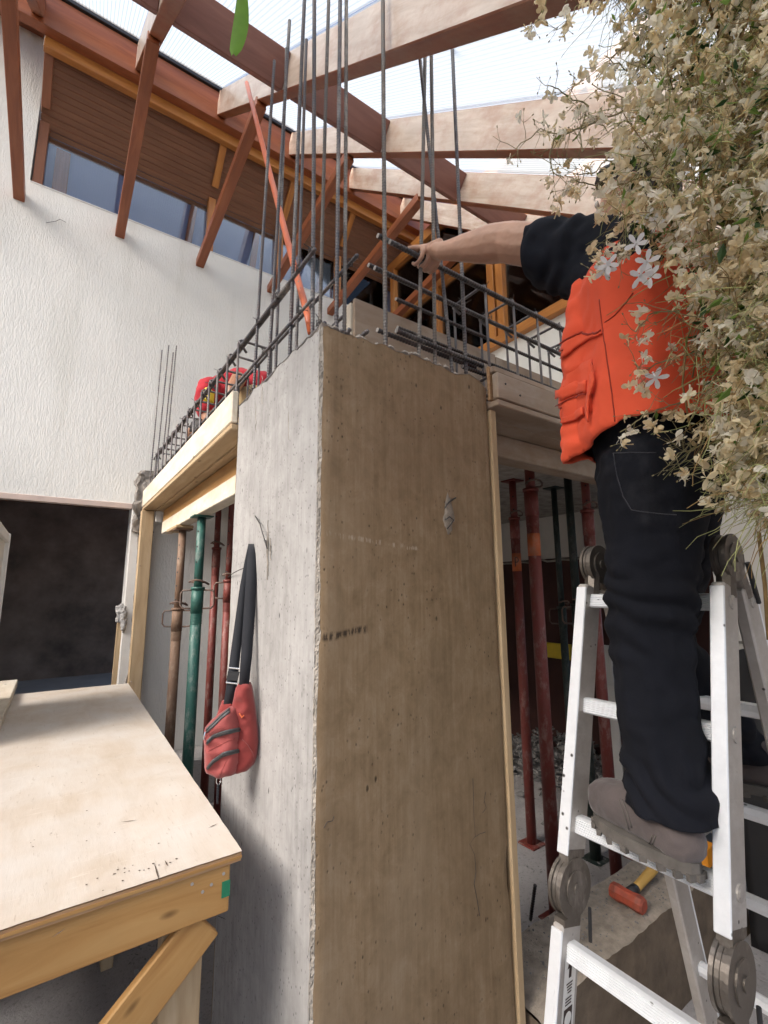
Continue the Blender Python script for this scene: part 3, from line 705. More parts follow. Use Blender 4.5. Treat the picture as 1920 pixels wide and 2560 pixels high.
# ================================================================ rebar cages
def tie(mb, p, s=.02, seed=0):
    random.seed(seed)
    for k in range(3):
        a = random.uniform(0, 6.28); pts = []
        for j in range(7):
            an = a+j*1.05; pts.append(p+Vector((math.cos(an)*s*.55, math.sin(an)*s*.35, math.sin(an*1.3+k)*s*.6)))
        mb.tube(pts, .0013, 4)
    for k in range(2):
        q = p+Vector((random.uniform(-1, 1), random.uniform(-1, 1), random.uniform(.2, 1)))*s*1.6
        mb.tube([p, p.lerp(q, .5)+Vector((.004, 0, .003)), q], .0012, 4)
def stirrup_mb(mb, c, u, v_, w2, h, r):
    """closed link with two hooked ends; u across, v up, c = bottom centre"""
    k = .010; P = []
    for sx, sz, (ax, az) in ((-1, 1, (0, -1)), (-1, 0, (0, 1)), (1, 0, (1, 0)), (1, 1, (0, 1))): pass
    corners = [(-w2, h), (-w2, 0), (w2, 0), (w2, h), (-w2, h)]
    pts = [c+u*(-w2+.05)+v_*(h-.055), c+u*(-w2+.012)+v_*(h-.012)]
    def rc(p, q, r_):
        d1 = ((q[0]-p[0]), (q[1]-p[1])); L1 = math.hypot(*d1); d2 = ((r_[0]-q[0]), (r_[1]-q[1])); L2 = math.hypot(*d2)
        return [(q[0]-d1[0]/L1*k, q[1]-d1[1]/L1*k), (q[0]-d1[0]/L1*k*.3+d2[0]/L2*k*.3, q[1]-d1[1]/L1*k*.3+d2[1]/L2*k*.3), (q[0]+d2[0]/L2*k, q[1]+d2[1]/L2*k)]
    seq = [(-w2, h)]+[]
    pl = [(-w2, h-.012)]
    for a, b, d in ((corners[0], corners[1], corners[2]), (corners[1], corners[2], corners[3]), (corners[2], corners[3], corners[4])): pl += rc(a, b, d)
    pl += [(-w2+.010, h+.002), (-w2+.0, h-.004), (-w2+.035, h-.05)]
    n = (u.cross(v_)).normalized()
    P = [c+u*x+v_*z+n*(.006*(i/len(pl))) for i, (x, z) in enumerate(pl)]
    mb.tube(P, r, 6)
def cage_left():
    g = thing('rebar_cage', 'long tied rebar cage lying in the pale board form toward the white wall', 'rebar cage', (.65, 2.7, 2.3))
    X0, X1 = .585, .715
    for (x, z, y0, r_) in ((X0, 2.618, 1.205, .0068), (X0+.014, 2.624, 1.42, .0068), (X1, 2.625, 1.16, .0068), (X0, 2.452, 1.22, .0058), (X1, 2.455, 1.25, .0058), (X0, 2.325, 1.13, .0068), (X0+.016, 2.322, 1.30, .0068), (X1, 2.328, 1.10, .0068)):
        mb = MB(); rebar_mb(mb, (x, y0, z), (x, 4.13, z+.01), r_, .014, 6); put('longitudinal_bar', mb.mesh('bar', True), M['rebar'], g)
    y = 1.93; i = 0
    while y < 4.12:
        mb = MB(); stirrup_mb(mb, Vector(((X0+X1)/2, y, 2.312+.004*math.sin(i*2.1))), Vector((1, .03*math.sin(i*1.7), 0)), Vector((.02*math.sin(i*3.1), 0, 1)), (X1-X0)/2+.010, .330, .0054)
        put('stirrup', mb.mesh('stirrup', True), M['stirrup'], g)
        for q_, s_, k_ in ((Vector((X0-.004, y, 2.622)), .017, i), (Vector((X0-.004, y, 2.452)), .012, i+50), (Vector((X1, y, 2.628)), .014, i+90)):
            mb = MB(); tie(mb, q_, s_, k_); put('tie_wire', mb.mesh('tie_wire'), M['wire'], g)
        y += .158; i += 1
    for k, (x, y, z) in enumerate(((X0, 1.225, 2.622), (X0, 1.32, 2.620), (X0, 1.50, 2.618), (X0, 1.70, 2.618), (X0, 1.62, 2.452), (X0, 1.30, 2.455), (X0, 1.16, 2.335), (X0, 1.74, 2.335), (X1, 1.2, 2.62))):
        mb = MB(); tie(mb, Vector((x-.004, y, z)), .019, k+200); put('tie_wire', mb.mesh('tie_wire'), M['wire'], g)
cage_left()
def cage_right():
    g = thing('rebar_cage', 'rebar cage gripped by the worker, its bar ends sticking out over the column', 'rebar cage', (1.8, 1.2, 2.35))
    Y0, Y1 = 1.125, 1.262
    a = at(945, 592, Y=Y0); b = at(975, 617, Y=Y0-.018)
    z0 = 2.692
    bars = [((a.x, Y0, z0+.006), (3.0, Y0, z0), .0085, 'rebar_dark'), ((b.x, Y0-.018, z0-.012), (2.9, Y0-.018, z0-.004), .0085, 'rebar_dark'),
            ((at(886, 628, Y=Y1).x+.06, Y1, 2.70), (3.0, Y1, 2.69), .0085, 'rebar_dark'), ((at(937, 665, Y=Y1-.018).x, Y1-.018, 2.683), (2.95, Y1-.018, 2.675), .0085, 'rebar_dark'),
            ((at(990, 735, Y=Y0).x, Y0, 2.497), (3.0, Y0, 2.487), .0062, 'rebar_dark'), ((.95, Y1, 2.50), (3.0, Y1, 2.49), .0062, 'rebar_dark'),
            ((at(948, 823, Y=Y0).x, Y0+.01, 2.368), (1.215, Y0+.01, 2.362), .0075, 'rebar_dark'), ((at(992, 830, Y=Y0-.01).x, Y0-.008, 2.378), (1.235, Y0-.008, 2.367), .0085, 'rebar_dark'),
            ((1.14, Y0+.004, 2.345), (3.0, Y0+.004, 2.345), .0075, 'rebar_dark'), ((.86, Y1, 2.345), (3.0, Y1, 2.345), .0075, 'rebar_dark')]
    for p, q, r_, mt in bars:
        mb = MB(); rebar_mb(mb, p, q, r_, .012, 7); o = put('longitudinal_bar', mb.mesh('bar', True), M[mt], g)
        cm = MB(); cm.tube([Vector(p)+Vector((-.0015, 0, 0)), Vector(p)+Vector((.0005, 0, 0))], r_*.95, 10); cm.build('cut_end', M['alu_dull'], o)
    x = 1.262; i = 0
    while x < 2.95:
        mb = MB(); stirrup_mb(mb, Vector((x, (Y0+Y1)/2, 2.330)), Vector((.05*math.sin(i*2), -1, 0)), Vector((0, .01, 1)), (Y1-Y0)/2+.018, .376, .0056)
        put('stirrup', mb.mesh('stirrup', True), M['stirrup'], g)
        for q_, s_, k_ in ((Vector((x, Y0-.006, 2.70)), .02, i+300), (Vector((x+.01, Y1-.02, 2.70)), .022, i+340), (Vector((x, Y1, 2.35)), .014, i+380)):
            mb = MB(); tie(mb, q_, s_, k_); put('tie_wire', mb.mesh('tie_wire'), M['wire'], g)
        x += .158; i += 1
cage_right()
for k, (x, y, z) in enumerate(((.632, 1.13, 2.30), (.64, 1.12, 2.305))):
    mb = MB(); rebar_mb(mb, (x, y+.03, z-.03), (x+.012*k+.004, y-.015, z+.014), .0065, .01, 7)
    tag(put('rebar_offcut', mb.mesh('stub', True), M['rebar']), ('short upright rebar stub in the column top by the plywood end', 'short slanting rebar stub in the column top by the plywood end')[k], 'rebar', 'rebar stubs in the column top')

# ================================================================ formwork
def form_left():
    g = thing('beam_formwork', 'timber beam formwork of pale sawn boards between column and white wall', 'formwork', (.66, 2.9, 2.2))
    board('side_board', (.522, 1.806, 2.218), (.549, 4.11, 2.352), M['pine_pale'], g, .004)
    board('side_board', (.752, 1.81, 2.218), (.778, 4.11, 2.40), M['pine'], g, .004)
    board('soffit_board', (.524, 1.81, 2.190), (.612, 4.11, 2.214), M['pine'], g, .004)
    board('soffit_board', (.616, 1.81, 2.190), (.694, 4.11, 2.2145), M['pine'], g, .004)
    board('soffit_board', (.698, 1.81, 2.190), (.776, 4.11, 2.214), M['pine'], g, .004)
    board('timber_joist', (.660, 1.83, 2.092), (.70, 3.98, 2.186), M['pine_orange'], g, .004)
    board('timber_ledger', (.648, 1.83, 1.994), (.722, 3.93, 2.088), M['pine_pale'], g, .004)
    board('post', (.515, 4.035, 0), (.605, 4.10, 2.186), M['pine'], g, .004)
    board('packing_block', (.615, 4.03, 2.10), (.66, 4.08, 2.186), M['white_trim'], g, .003)
    board('propped_pad', (.63, 3.30, 1.972), (.74, 3.62, 1.992), M['pine'], g, .003)
    for z in (.9, 1.75): mb = MB(); mb.tube([(.53, 4.03, z), (.53, 4.018, z+.004)], .004, 6); mb.build('nail', M['chrome'], g)
form_left()
def form_right():
    g = thing('beam_formwork', 'plywood and board formwork of the beam running behind the worker', 'formwork', (2, 1.2, 2.2))
    board('side_board', (1.222, 1.040, 2.214), (3.0, 1.068, 2.312), M['ply_used'], g, .004)
    board('side_board', (1.218, 1.050, 2.316), (3.0, 1.072, 2.338), M['ply_used'], g, .003)
    board('plywood_lining', (1.216, 1.074, 2.216), (3.0, 1.086, 2.345), M['ply_edge'], g, .002)
    board('plywood_back_panel', (.790, 1.300, 2.262), (1.52, 1.316, 2.580), M['ply_used'], g, .002)
    board('plywood_back_panel', (1.524, 1.300, 2.262), (3.0, 1.316, 2.572), M['ply_used'], g, .002)
    board('panel_end_batten', (.782, 1.318, 2.262), (.82, 1.36, 2.57), M['pine_pale'], g, .003)
    board('panel_batten', (1.49, 1.318, 2.262), (1.55, 1.36, 2.56), M['pine'], g, .003)
    board('soffit_board', (1.218, 1.040, 2.186), (3.0, 1.16, 2.210), M['ply_used'], g, .004)
    board('soffit_board', (1.218, 1.163, 2.186), (3.0, 1.36, 2.2105), M['ply_used'], g, .004)
    board('timber_joist', (1.235, 1.25, 2.09), (3.0, 1.34, 2.183), M['ply_used'], g, .004)
    o = board('column_cleat', (1.2155, 1.074, .18), (1.244, 1.16, 2.18), M['pine'], g, .003)
    for x, z in ((1.262, 2.275), (1.34, 2.25)): mb = MB(); mb.tube([(x, 1.038, z), (x, 1.041, z)], .004, 6); mb.build('nail', M['wire'], g)
form_right()
# ================================================================ steel props
def make_prop(style, H, hz, body, inner, handle=True, band=False, thick=.030):
    root = thing('steel_prop', '', 'steel prop', (0, 0, 0))
    mb = MB(); mb.tube([(0, 0, .008), (0, 0, hz)], thick, 18); mb.build('outer_tube', M[body], root, True)
    mb = MB(); mb.tube([(0, 0, hz-.05), (0, 0, H-.008)], thick*.80, 18); it = mb.build('inner_tube', M[inner], root, True)
    mb = MB()
    for k in range(int((H-hz)/.10)):
        z = hz+.07+k*.10
        for s in (-1, 1): mb.tube([(-thick*.81*.8*s, -thick*.81*.6*s, z), (-thick*.815*.8*s, -thick*.815*.6*s, z+.0001)], .006, 8)
    z0 = []
    # pin holes as short dark discs
    hb = MB()
    for k in range(int((H-hz)/.09)):
        z = hz+.06+k*.09; a = R(215); c = Vector((math.cos(a)*thick*.80, math.sin(a)*thick*.80, z)); d = Vector((math.cos(a), math.sin(a), 0))
        hb.tube([c-d*.002, c+d*.0006], .0055, 8)
    if hb.v: hb.build('pin_hole', M['black_plastic'], it)
    mb = MB(); mb.box((-.06, -.06, 0), (.06, .06, .008)); mb.build('base_plate', M[body], root)
    mb = MB(); mb.box((-.055, -.055, H-.008), (.055, .055, H)); mb.build('head_plate', M[body], root)
    c = MB()
    c.tube([(0, 0, hz-.14), (0, 0, hz)], thick*1.12, 18)
    for k in range(8): c.tube([(0, 0, hz-.20+k*.008), (0, 0, hz-.196+k*.008)], thick*1.07, 18)
    c.tube([(0, 0, hz-.008), (0, 0, hz+.008)], thick*1.3, 18)
    co = c.build('collar', M[body], root, True)
    if handle:
        hbm = MB()
        for s in (-1, 1):
            d = Vector((.82, -.57, 0))*s
            hbm.tube([d*thick*1.0+Vector((0, 0, hz-.01)), d*(thick+.055)+Vector((0, 0, hz-.012)), d*(thick+.066)+Vector((0, 0, hz-.03)), d*(thick+.066)+Vector((0, 0, hz-.095)), d*(thick+.052)+Vector((0, 0, hz-.112)), d*thick*1.0+Vector((0, 0, hz-.115))], .0052, 7)
        hbm.build('handle', M['prop_iron'], co, True)
    pin = MB(); a0 = R(200); P = []
    for k in range(9):
        an = a0+k*R(24); P.append(Vector((math.cos(an)*thick*1.9, math.sin(an)*thick*1.9, hz+.035+.012*math.sin(k*.8))))
    pin.tube([Vector((-thick*1.2, .0, hz+.035)), Vector((thick*1.2, 0, hz+.035))], .006, 7); pin.tube(P, .0058, 7)
    pin.build('pin', M['prop_iron'], root, True)
    if band:
        mb = MB(); mb.tube([(0, 0, hz-.36), (0, 0, hz-.24)], thick*1.02, 18); bd = mb.build('paint_band', M['prop_orange'], root, True)
        if band == 'P':
            lt = MB(); zc = hz-.30; rr = thick*1.045; an = R(222)
            def cp(u, z): return Vector((math.cos(an+u/rr)*rr, math.sin(an+u/rr)*rr, zc+z))
            for seg in ([(-.010, -.03), (-.010, .03)], [(-.010, .03), (.004, .03), (.010, .022), (.010, .008), (.004, 0), (-.010, 0)]): lt.tube([cp(u, z) for u, z in seg], .003, 5)
            lt.build('letter', M['black_plastic'], bd)
    return root
def place_prop(root, x, y, z, label, lean=(0, 0), grp='steel props'):
    root.location = (x, y, z); root['label'] = label; root['group'] = grp
    root.rotation_euler = (lean[0], lean[1], 0)
def prop_at(px_, pl, base_z, H, hz, body, inner, label, lean=(0, 0), **kw):
    p = at(px_, 1480, **pl); r_ = make_prop('', H, hz, body, inner, **kw); place_prop(r_, p.x, p.y, base_z, label, lean)
    return r_
prop_at(447, dict(X=.685), .0, 1.970, 1.44, 'prop_brown', 'prop_brown', 'rusty tan steel prop under the pale board form, with looped handles')
prop_at(494, dict(X=.685), .0, 1.992, 1.57, 'prop_green', 'prop_green', 'green steel prop with flaking paint under the pale board form')
prop_at(536, dict(X=.98), .0, 2.298, 1.87, 'prop_red', 'prop_red', 'dark red steel prop between the green prop and the shoulder bag', thick=.027, handle=False)
prop_at(570, dict(X=.95), .0, 2.298, 1.62, 'prop_red', 'prop_red', 'red steel prop half hidden behind the pale column edge', thick=.027)
prop_at(427, dict(X=.80), .0, 2.298, 1.50, 'prop_dark', 'prop_dark', 'blackened steel prop behind the rusty tan one', thick=.026)
def prop_base(bx, by, H, hz, body, inner, label, zb=0.0, **kw):
    p = at(bx, by, Z=zb); r_ = make_prop('', H-zb, hz, body, inner, **kw); place_prop(r_, p.x, p.y, zb, label)
prop_base(1330, 2110, 2.298, 2.03, 'prop_red', 'prop_red', 'red steel prop with a black P on its orange band', handle=False, band='P')
prop_base(1392, 2300, 2.298, 2.085, 'prop_red', 'prop_red', 'thick red steel prop with an orange band nearest the hammer wall', handle=False, band=True, thick=.033)
prop_base(1442, 2060, 2.298, 1.42, 'prop_dgreen', 'prop_dgreen', 'slim dark green prop right of the banded red ones', thick=.026)
prop_base(1490, 2150, 2.298, 1.45, 'prop_dgreen', 'prop_dgreen', 'stout dark green prop with a square collar by the ladder', thick=.031)
prop_base(1545, 2230, 2.298, 2.0, 'prop_red', 'prop_red', 'red prop behind the near ladder stile', handle=False)
prop_base(1596, 2145, 2.298, 1.9, 'prop_red', 'prop_red', 'dusty maroon prop behind the worker\'s shin', handle=False, thick=.027)

# ================================================================ work bench
def bench():
    g = thing('work_bench', 'rough plywood work bench with orange pine legs beside the column', 'bench', (.1, 2.4, 0))
    Z = .95
    # plywood top: slightly skewed, ragged near edge, in three plies
    A = Vector((.416, 1.184, 0)); B = Vector((.466, 3.66, 0)); Cc = Vector((-.78, 3.72, 0)); Dd = Vector((-.80, 1.176, 0))
    for k, (z0, z1, mt, ins) in enumerate(((Z-.018, Z-.0125, 'ply_edge', .0015), (Z-.0124, Z-.0065, 'pine_orange', 0), (Z-.0064, Z-.0004, 'ply_edge', .001))):
        mb = MB(); poly_ = [A+Vector((-ins, ins, z0)), B+Vector((-ins, -ins, z0)), Cc+Vector((ins, -ins, z0)), Dd+Vector((ins, ins, z0))]
        mb.prism(poly_, (0, 0, z1-z0)); mb.build('plywood_ply', M[mt], g)
    n, mm = 60, 60; v = []; f = []
    for j in range(mm+1):
        for i in range(n+1):
            s = i/n; t = j/mm; p = (Dd.lerp(A, s)).lerp(Cc.lerp(B, s), t)
            x, y = p.x, p.y; z = Z+.0022+.0010*noise.noise(Vector((x*6, y*6, 0)))
            if j == 0: y += .0025*noise.noise(Vector((x*40, 1, 0)))
            if i == n: x += .002*noise.noise(Vector((y*30, 5, 0)))
            v.append((x, y, z))
    for j in range(mm):
        for i in range(n): a = j*(n+1)+i; f.append((a, a+1, a+n+2, a+n+1))
    put('plywood_top', mesh('plywood_top', v, f, True), M['bench_top'], g)
    ap = board('apron', (-.78, 1.190, Z-.118), (.392, 1.228, Z-.0185), M['pine_orange'], g, .003)
    for (x, y) in ((1138, 830), (1200, 876), (1325, 768), (1332, 824), (1252, 833)):
        mb = MB(); p = at(x*.422, 1860+y*.422, Y=1.1895); mb.tube([p+Vector((0, .002, 0)), p+Vector((0, -.0008, 0))], .0034, 10); mb.build('nail', M['alu_dull'], ap)
    p0 = at(575, 2190, Y=1.1885); mb = MB(); mb.box((.374, 1.1882, Z-.085), (.3925, 1.1896, Z-.052)); mb.build('green_mark', M['green_tape'], ap)
    board('side_rail', (.352, 1.23, Z-.105), (.390, 3.60, Z-.0185), M['pine_orange'], g, .003)
    board('apron', (-.78, 3.60, Z-.118), (.44, 3.64, Z-.0185), M['pine_orange'], g, .003)
    board('leg', (.262, 1.231, 0), (.350, 1.275, Z-.02), M['pine'], g, .003)
    board('leg', (-.72, 1.231, 0), (-.63, 1.275, Z-.02), M['pine'], g, .003)
    board('leg', (.30, 2.50, 0), (.345, 2.585, Z-.02), M['pine'], g, .003)
    board('leg', (.30, 3.52, 0), (.345, 3.598, Z-.02), M['pine'], g, .003)
    board('leg', (-.72, 3.52, 0), (-.63, 3.598, Z-.02), M['pine'], g, .003)
    beam('diagonal_brace', (.345, 1.208, Z-.128), (-.42, 1.208, .14), .022, .088, M['pine_orange'], g, (0, 0, 1), .003)
    board('cleat', (.352, 1.30, Z-.17), (.392, 1.345, Z-.106), M['varnish'], g, .003)
    # splits and nail holes in the top
    mb = MB()
    for (x0, y0, x1, y1) in ((385, 2155, 400, 2208), (412, 2150, 420, 2166), (128, 2345, 165, 2320), (300, 2055, 345, 2050), (520, 2070, 545, 2058)):
        a = at(x0, y0, Z=Z+.0040); b = at(x1, y1, Z=Z+.0040); d = (b-a).normalized(); s = Vector((-d.y, d.x, 0))*.0016
        mb.add([a, a.lerp(b, .5)-s, b, a.lerp(b, .5)+s], [(0, 1, 2, 3)])
    random.seed(5)
    for k in range(46):
        if k < 32: x = random.gauss(320, 60); y = 2170+(420-x)*.30+random.uniform(-34, 24)
        else: x = random.uniform(60, 520); y = random.uniform(1880, 2120)
        c = at(x, y, Z=Z+.0040)
        if c.y < 1.2 or c.x > .40: continue
        r_ = random.uniform(.0014, .0028); mb.add([c+Vector((math.cos(q*1.05)*r_, math.sin(q*1.05)*r_, 0)) for q in range(6)], [tuple(range(6))])
    tag(mb.build('nail_holes', M['dark_mark'], g), kind='stuff')
def bench_top_mat():
    mt, t, b = nodes('scuffed_plywood_face'); v = coords(t, (1.0, .35, 1)); f = nz(t, v, 9, 6, .65, 1.2)
    c = ramp(t, f, [(.25, (.48, .40, .31)), (.5, (.545, .47, .39)), (.75, (.60, .545, .475))])
    g = nz(t, coords(t), 3.2, 5, .6); c = mixc(t, ramp(t, g, [(.42, (0,)*3), (.7, (.8,)*3)]), c, (.60, .57, .53))
    s = nz(t, coords(t, (9, 1.2, 1), rot=(0, 0, .35)), 14, 4, .7); c = mixc(t, ramp(t, s, [(.62, (0,)*3), (.70, (.55,)*3)]), c, (.36, .29, .22))
    s2 = nz(t, coords(t, (1.0, 16, 1), rot=(0, 0, -.15)), 9, 4, .7); c = mixc(t, ramp(t, s2, [(.64, (0,)*3), (.70, (.45,)*3)]), c, (.78, .73, .66))
    d = nz(t, coords(t), 11, 6, .7); c = mixc(t, ramp(t, d, [(.63, (0,)*3), (.75, (.5,)*3)]), c, (.40, .35, .30))
    t.links.new(c, b.inputs['Base Color']); b.inputs['Roughness'].default_value = .62; bump(t, b, math_(t, 'ADD', f, s), .2, .003); return mt
M['bench_top'] = bench_top_mat(); M['dark_mark'] = plain('dark_dent', (.10, .07, .05), .9)
bench()
lb = thing('loose_board', 'whitish board end lying on the far left of the bench', 'board', (-.4, 3.5, .955))
board('plank', (-.75, 2.75, .956), (-.135, 3.96, 1.000), M['pine_pale'], lb, .004)
# white framed door leaf standing open at the left
dl = thing('door_leaf', 'white framed door leaf standing open beside the bench', 'door', (-.6, 3.0, 0))
a = at(28, 1335, Y=3.30)
board('stile', (a.x-.045, 3.27, .1), (a.x, 3.30, a.z), M['white_trim'], dl)
board('top_rail', (a.x-.04, 2.50, a.z-.05), (a.x-.004, 3.268, a.z-.002), M['white_trim'], dl)
mb = MB(); mb.box((a.x-.03, 2.50, .1), (a.x-.02, 3.268, a.z-.05)); mb.build('panel', M['plaster'], dl)
# plank leaning in the doorway with a rag
pk = beam('leaning_plank', at(292, 1730, Y=WY+.10), at(312, 1520, Y=WY+.03), .03, .085, M['pine'], None, (1, 0, 0))
tag(pk, 'yellow pine plank leaning in the doorway beside the jamb', 'plank')

# ================================================================ blob helper (continuous organic meshes)
def blob(name, prims, voxel, mat=None, parent=None, smooth=4, folds=None, post=None):
    bm = bmesh.new()
    for p, r3, M3 in prims:
        mt = Matrix.Translation(p) @ (M3.to_4x4() if M3 else Matrix()) @ Matrix.Diagonal((r3[0], r3[1], r3[2], 1))
        bmesh.ops.create_icosphere(bm, subdivisions=2, radius=1, matrix=mt)
    me = bpy.data.meshes.new(name); bm.to_mesh(me); bm.free()
    o = bpy.data.objects.new(name, me); col.objects.link(o)
    md = o.modifiers.new('r', 'REMESH'); md.mode = 'VOXEL'; md.voxel_size = voxel; md.use_smooth_shade = True
    if smooth:
        s = o.modifiers.new('s', 'SMOOTH'); s.factor = .5; s.iterations = smooth
    dg = bpy.context.evaluated_depsgraph_get(); me2 = bpy.data.meshes.new_from_object(o.evaluated_get(dg)); me2.name = name
    bpy.data.objects.remove(o); bpy.data.meshes.remove(me)
    if folds:
        me2.update(); nn = [v.normal.copy() for v in me2.vertices]
        for v, n in zip(me2.vertices, nn): v.co = v.co + n*folds(v.co.copy(), n)
    if post: post(me2)
    for p in me2.polygons: p.use_smooth = True
    me2.update()
    return put(name, me2, mat, parent)
def chain(pts, M3=None, n=8):
    """spheres / ellipsoids swept along (point, radius or 3 radii) stations"""
    out = []
    for (p, r), (q, s) in zip(pts[:-1], pts[1:]):
        p = Vector(p); q = Vector(q); r = (r,)*3 if isinstance(r, (int, float)) else r; s = (s,)*3 if isinstance(s, (int, float)) else s
        for k in range(n+1):
            t = k/n; out.append((p.lerp(q, t), tuple(a+(b-a)*t for a, b in zip(r, s)), M3))
    return out
def bvh_of(o):
    me = o.data; return BVHTree.FromPolygons([WORLD[o] @ v.co for v in me.vertices], [tuple(p.vertices) for p in me.polygons])
def hit(b, x, y, off=.004):
    d = ray(x, y).normalized(); h = b.ray_cast(CAM, d)
    if h[0] is None: return None
    n = h[1] if h[1].dot(d) < 0 else -h[1]
    return h[0]+n*off
def patch(b, poly_, off, thick, name, mat, parent, div=6):
    """flap whose outline is laid on a surface: filled grid strip between two edges, with thickness"""
    (e0, e1) = poly_; v = []; n = len(e0)
    def samp(e, s):
        k = s*(len(e)-1); i = min(int(k), len(e)-2); f_ = k-i
        return (e[i][0]+(e[i+1][0]-e[i][0])*f_, e[i][1]+(e[i+1][1]-e[i][1])*f_)
    N_ = 14; grid = []
    for j in range(div+1):
        row = []
        for i in range(N_+1):
            a = samp(e0, i/N_); c = samp(e1, i/N_); t = j/div; q = hit(b, a[0]+(c[0]-a[0])*t, a[1]+(c[1]-a[1])*t, off)
            row.append(q)
        grid.append(row)
    idx = {}; f = []
    for j in range(div+1):
        for i in range(N_+1):
            if grid[j][i] is not None: idx[(j, i)] = len(v); v.append(grid[j][i])
    for j in range(div):
        for i in range(N_):
            q = [(j, i), (j+1, i), (j+1, i+1), (j, i+1)]
            if all(k in idx for k in q): f.append(tuple(idx[k] for k in q))
    o = put(name, mesh(name, v, f, True), mat, parent)
    s = o.modifiers.new('thickness', 'SOLIDIFY'); s.thickness = thick; s.offset = 0
    return o
def seam(b, pts, r, off, name, mat, parent, sub=6):
    P = []
    for (x0, y0), (x1, y1) in zip(pts[:-1], pts[1:]):
        for k in range(sub):
            q = hit(b, x0+(x1-x0)*k/sub, y0+(y1-y0)*k/sub, off)
            if q is not None: P.append(q)
    q = hit(b, *pts[-1], off)
    if q is not None: P.append(q)
    Q = []
    for p in P:
        if not Q or (p-Q[-1]).length < .06: Q.append(p)
    if len(Q) > 1:
        mb = MB(); mb.tube(Q, r, 5); return mb.build(name, mat, parent, True)

# rag on the leaning plank
c = at(305, 1535, Y=WY-.02)
rg = blob('rag', chain([(c+Vector((-.03, .03, .045)), .016), (c+Vector((0, .02, .055)), .024), (c+Vector((.012, 0, .0)), .026), (c+Vector((.016, 0, -.09)), .020), (c+Vector((.018, 0, -.13)), .010)])+chain([(c+Vector((-.02, .02, .04)), .02), (c+Vector((-.022, .01, -.05)), .014)]), .005, M['rag'], None, 2, lambda p, n: .010*noise.noise(p*45)+.006*noise.noise(p*110))
tag(rg, 'crumpled pale rag draped over the top of the leaning plank', 'rag')

# ================================================================ shoulder bag
from mathutils.geometry import delaunay_2d_cdt
def pillow(name, outline, D, T, mat, parent, step=5, fold=.004, power=.5, reach=22.0):
    """stuffed cloth shape: outline laid upright facing the viewer's side, swelling towards it"""
    n = len(outline); P = []
    for i in range(n):
        a = Vector(outline[i]); b = Vector(outline[(i+1) % n]); k = max(1, int((b-a).length/step))
        for j in range(k): P.append(a.lerp(b, j/k))
    nb_ = len(P); E_ = [(i, (i+1) % nb_) for i in range(nb_)]
    def inside(q):
        c = False; j = nb_-1
        for i in range(nb_):
            if (P[i].y > q.y) != (P[j].y > q.y) and q.x < (P[j].x-P[i].x)*(q.y-P[i].y)/(P[j].y-P[i].y)+P[i].x: c = not c
            j = i
        return c
    def dist(q):
        m_ = 1e9
        for i in range(nb_):
            a, b = P[i], P[(i+1) % nb_]; ab = b-a; t = max(0, min(1, (q-a).dot(ab)/max(ab.length_squared, 1e-9))); m_ = min(m_, (q-a-ab*t).length)
        return m_
    xs = [p.x for p in P]; ys = [p.y for p in P]; pts = list(P); y = min(ys)+step*.5
    while y < max(ys):
        x = min(xs)+step*.5
        while x < max(xs):
            q = Vector((x+random.uniform(-.8, .8), y+random.uniform(-.8, .8)))
            if inside(q) and dist(q) > step*.45: pts.append(q)
            x += step
        y += step
    vo, eo, fo, *_ = delaunay_2d_cdt(pts, E_, [], 1, 1e-4)
    V = []
    for q in vo:
        d = min(dist(q)/reach, 1); h = T*(1-(1-d)**2)**power
        base = at(q.x, q.y, D=D); h += fold*noise.noise(Vector((q.x*.035, q.y*.05, D*9)))*d
        V.append(base-_fw*h)
    nv = len(V); F_ = [tuple(f) for f in fo]
    back = [at(q.x, q.y, D=D)+_fw*.012 for q in vo]
    bidx = {}
    rim = [min(range(nv), key=lambda k: (vo[k]-p).length_squared) for p in P]
    V2 = V+[at(vo[k].x, vo[k].y, D=D)+_fw*.014 for k in rim]
    m_ = len(rim)
    for i in range(m_): F_.append((rim[i], rim[(i+1) % m_], nv+(i+1) % m_, nv+i))
    F_.append(tuple(nv+i for i in range(m_)))
    me = mesh(name, V2, F_, True); bm = bmesh.new(); bm.from_mesh(me); bmesh.ops.recalc_face_normals(bm, faces=bm.faces[:]); bm.to_mesh(me); bm.free()
    for p in me.polygons: p.use_smooth = True
    return put(name, me, mat, parent)
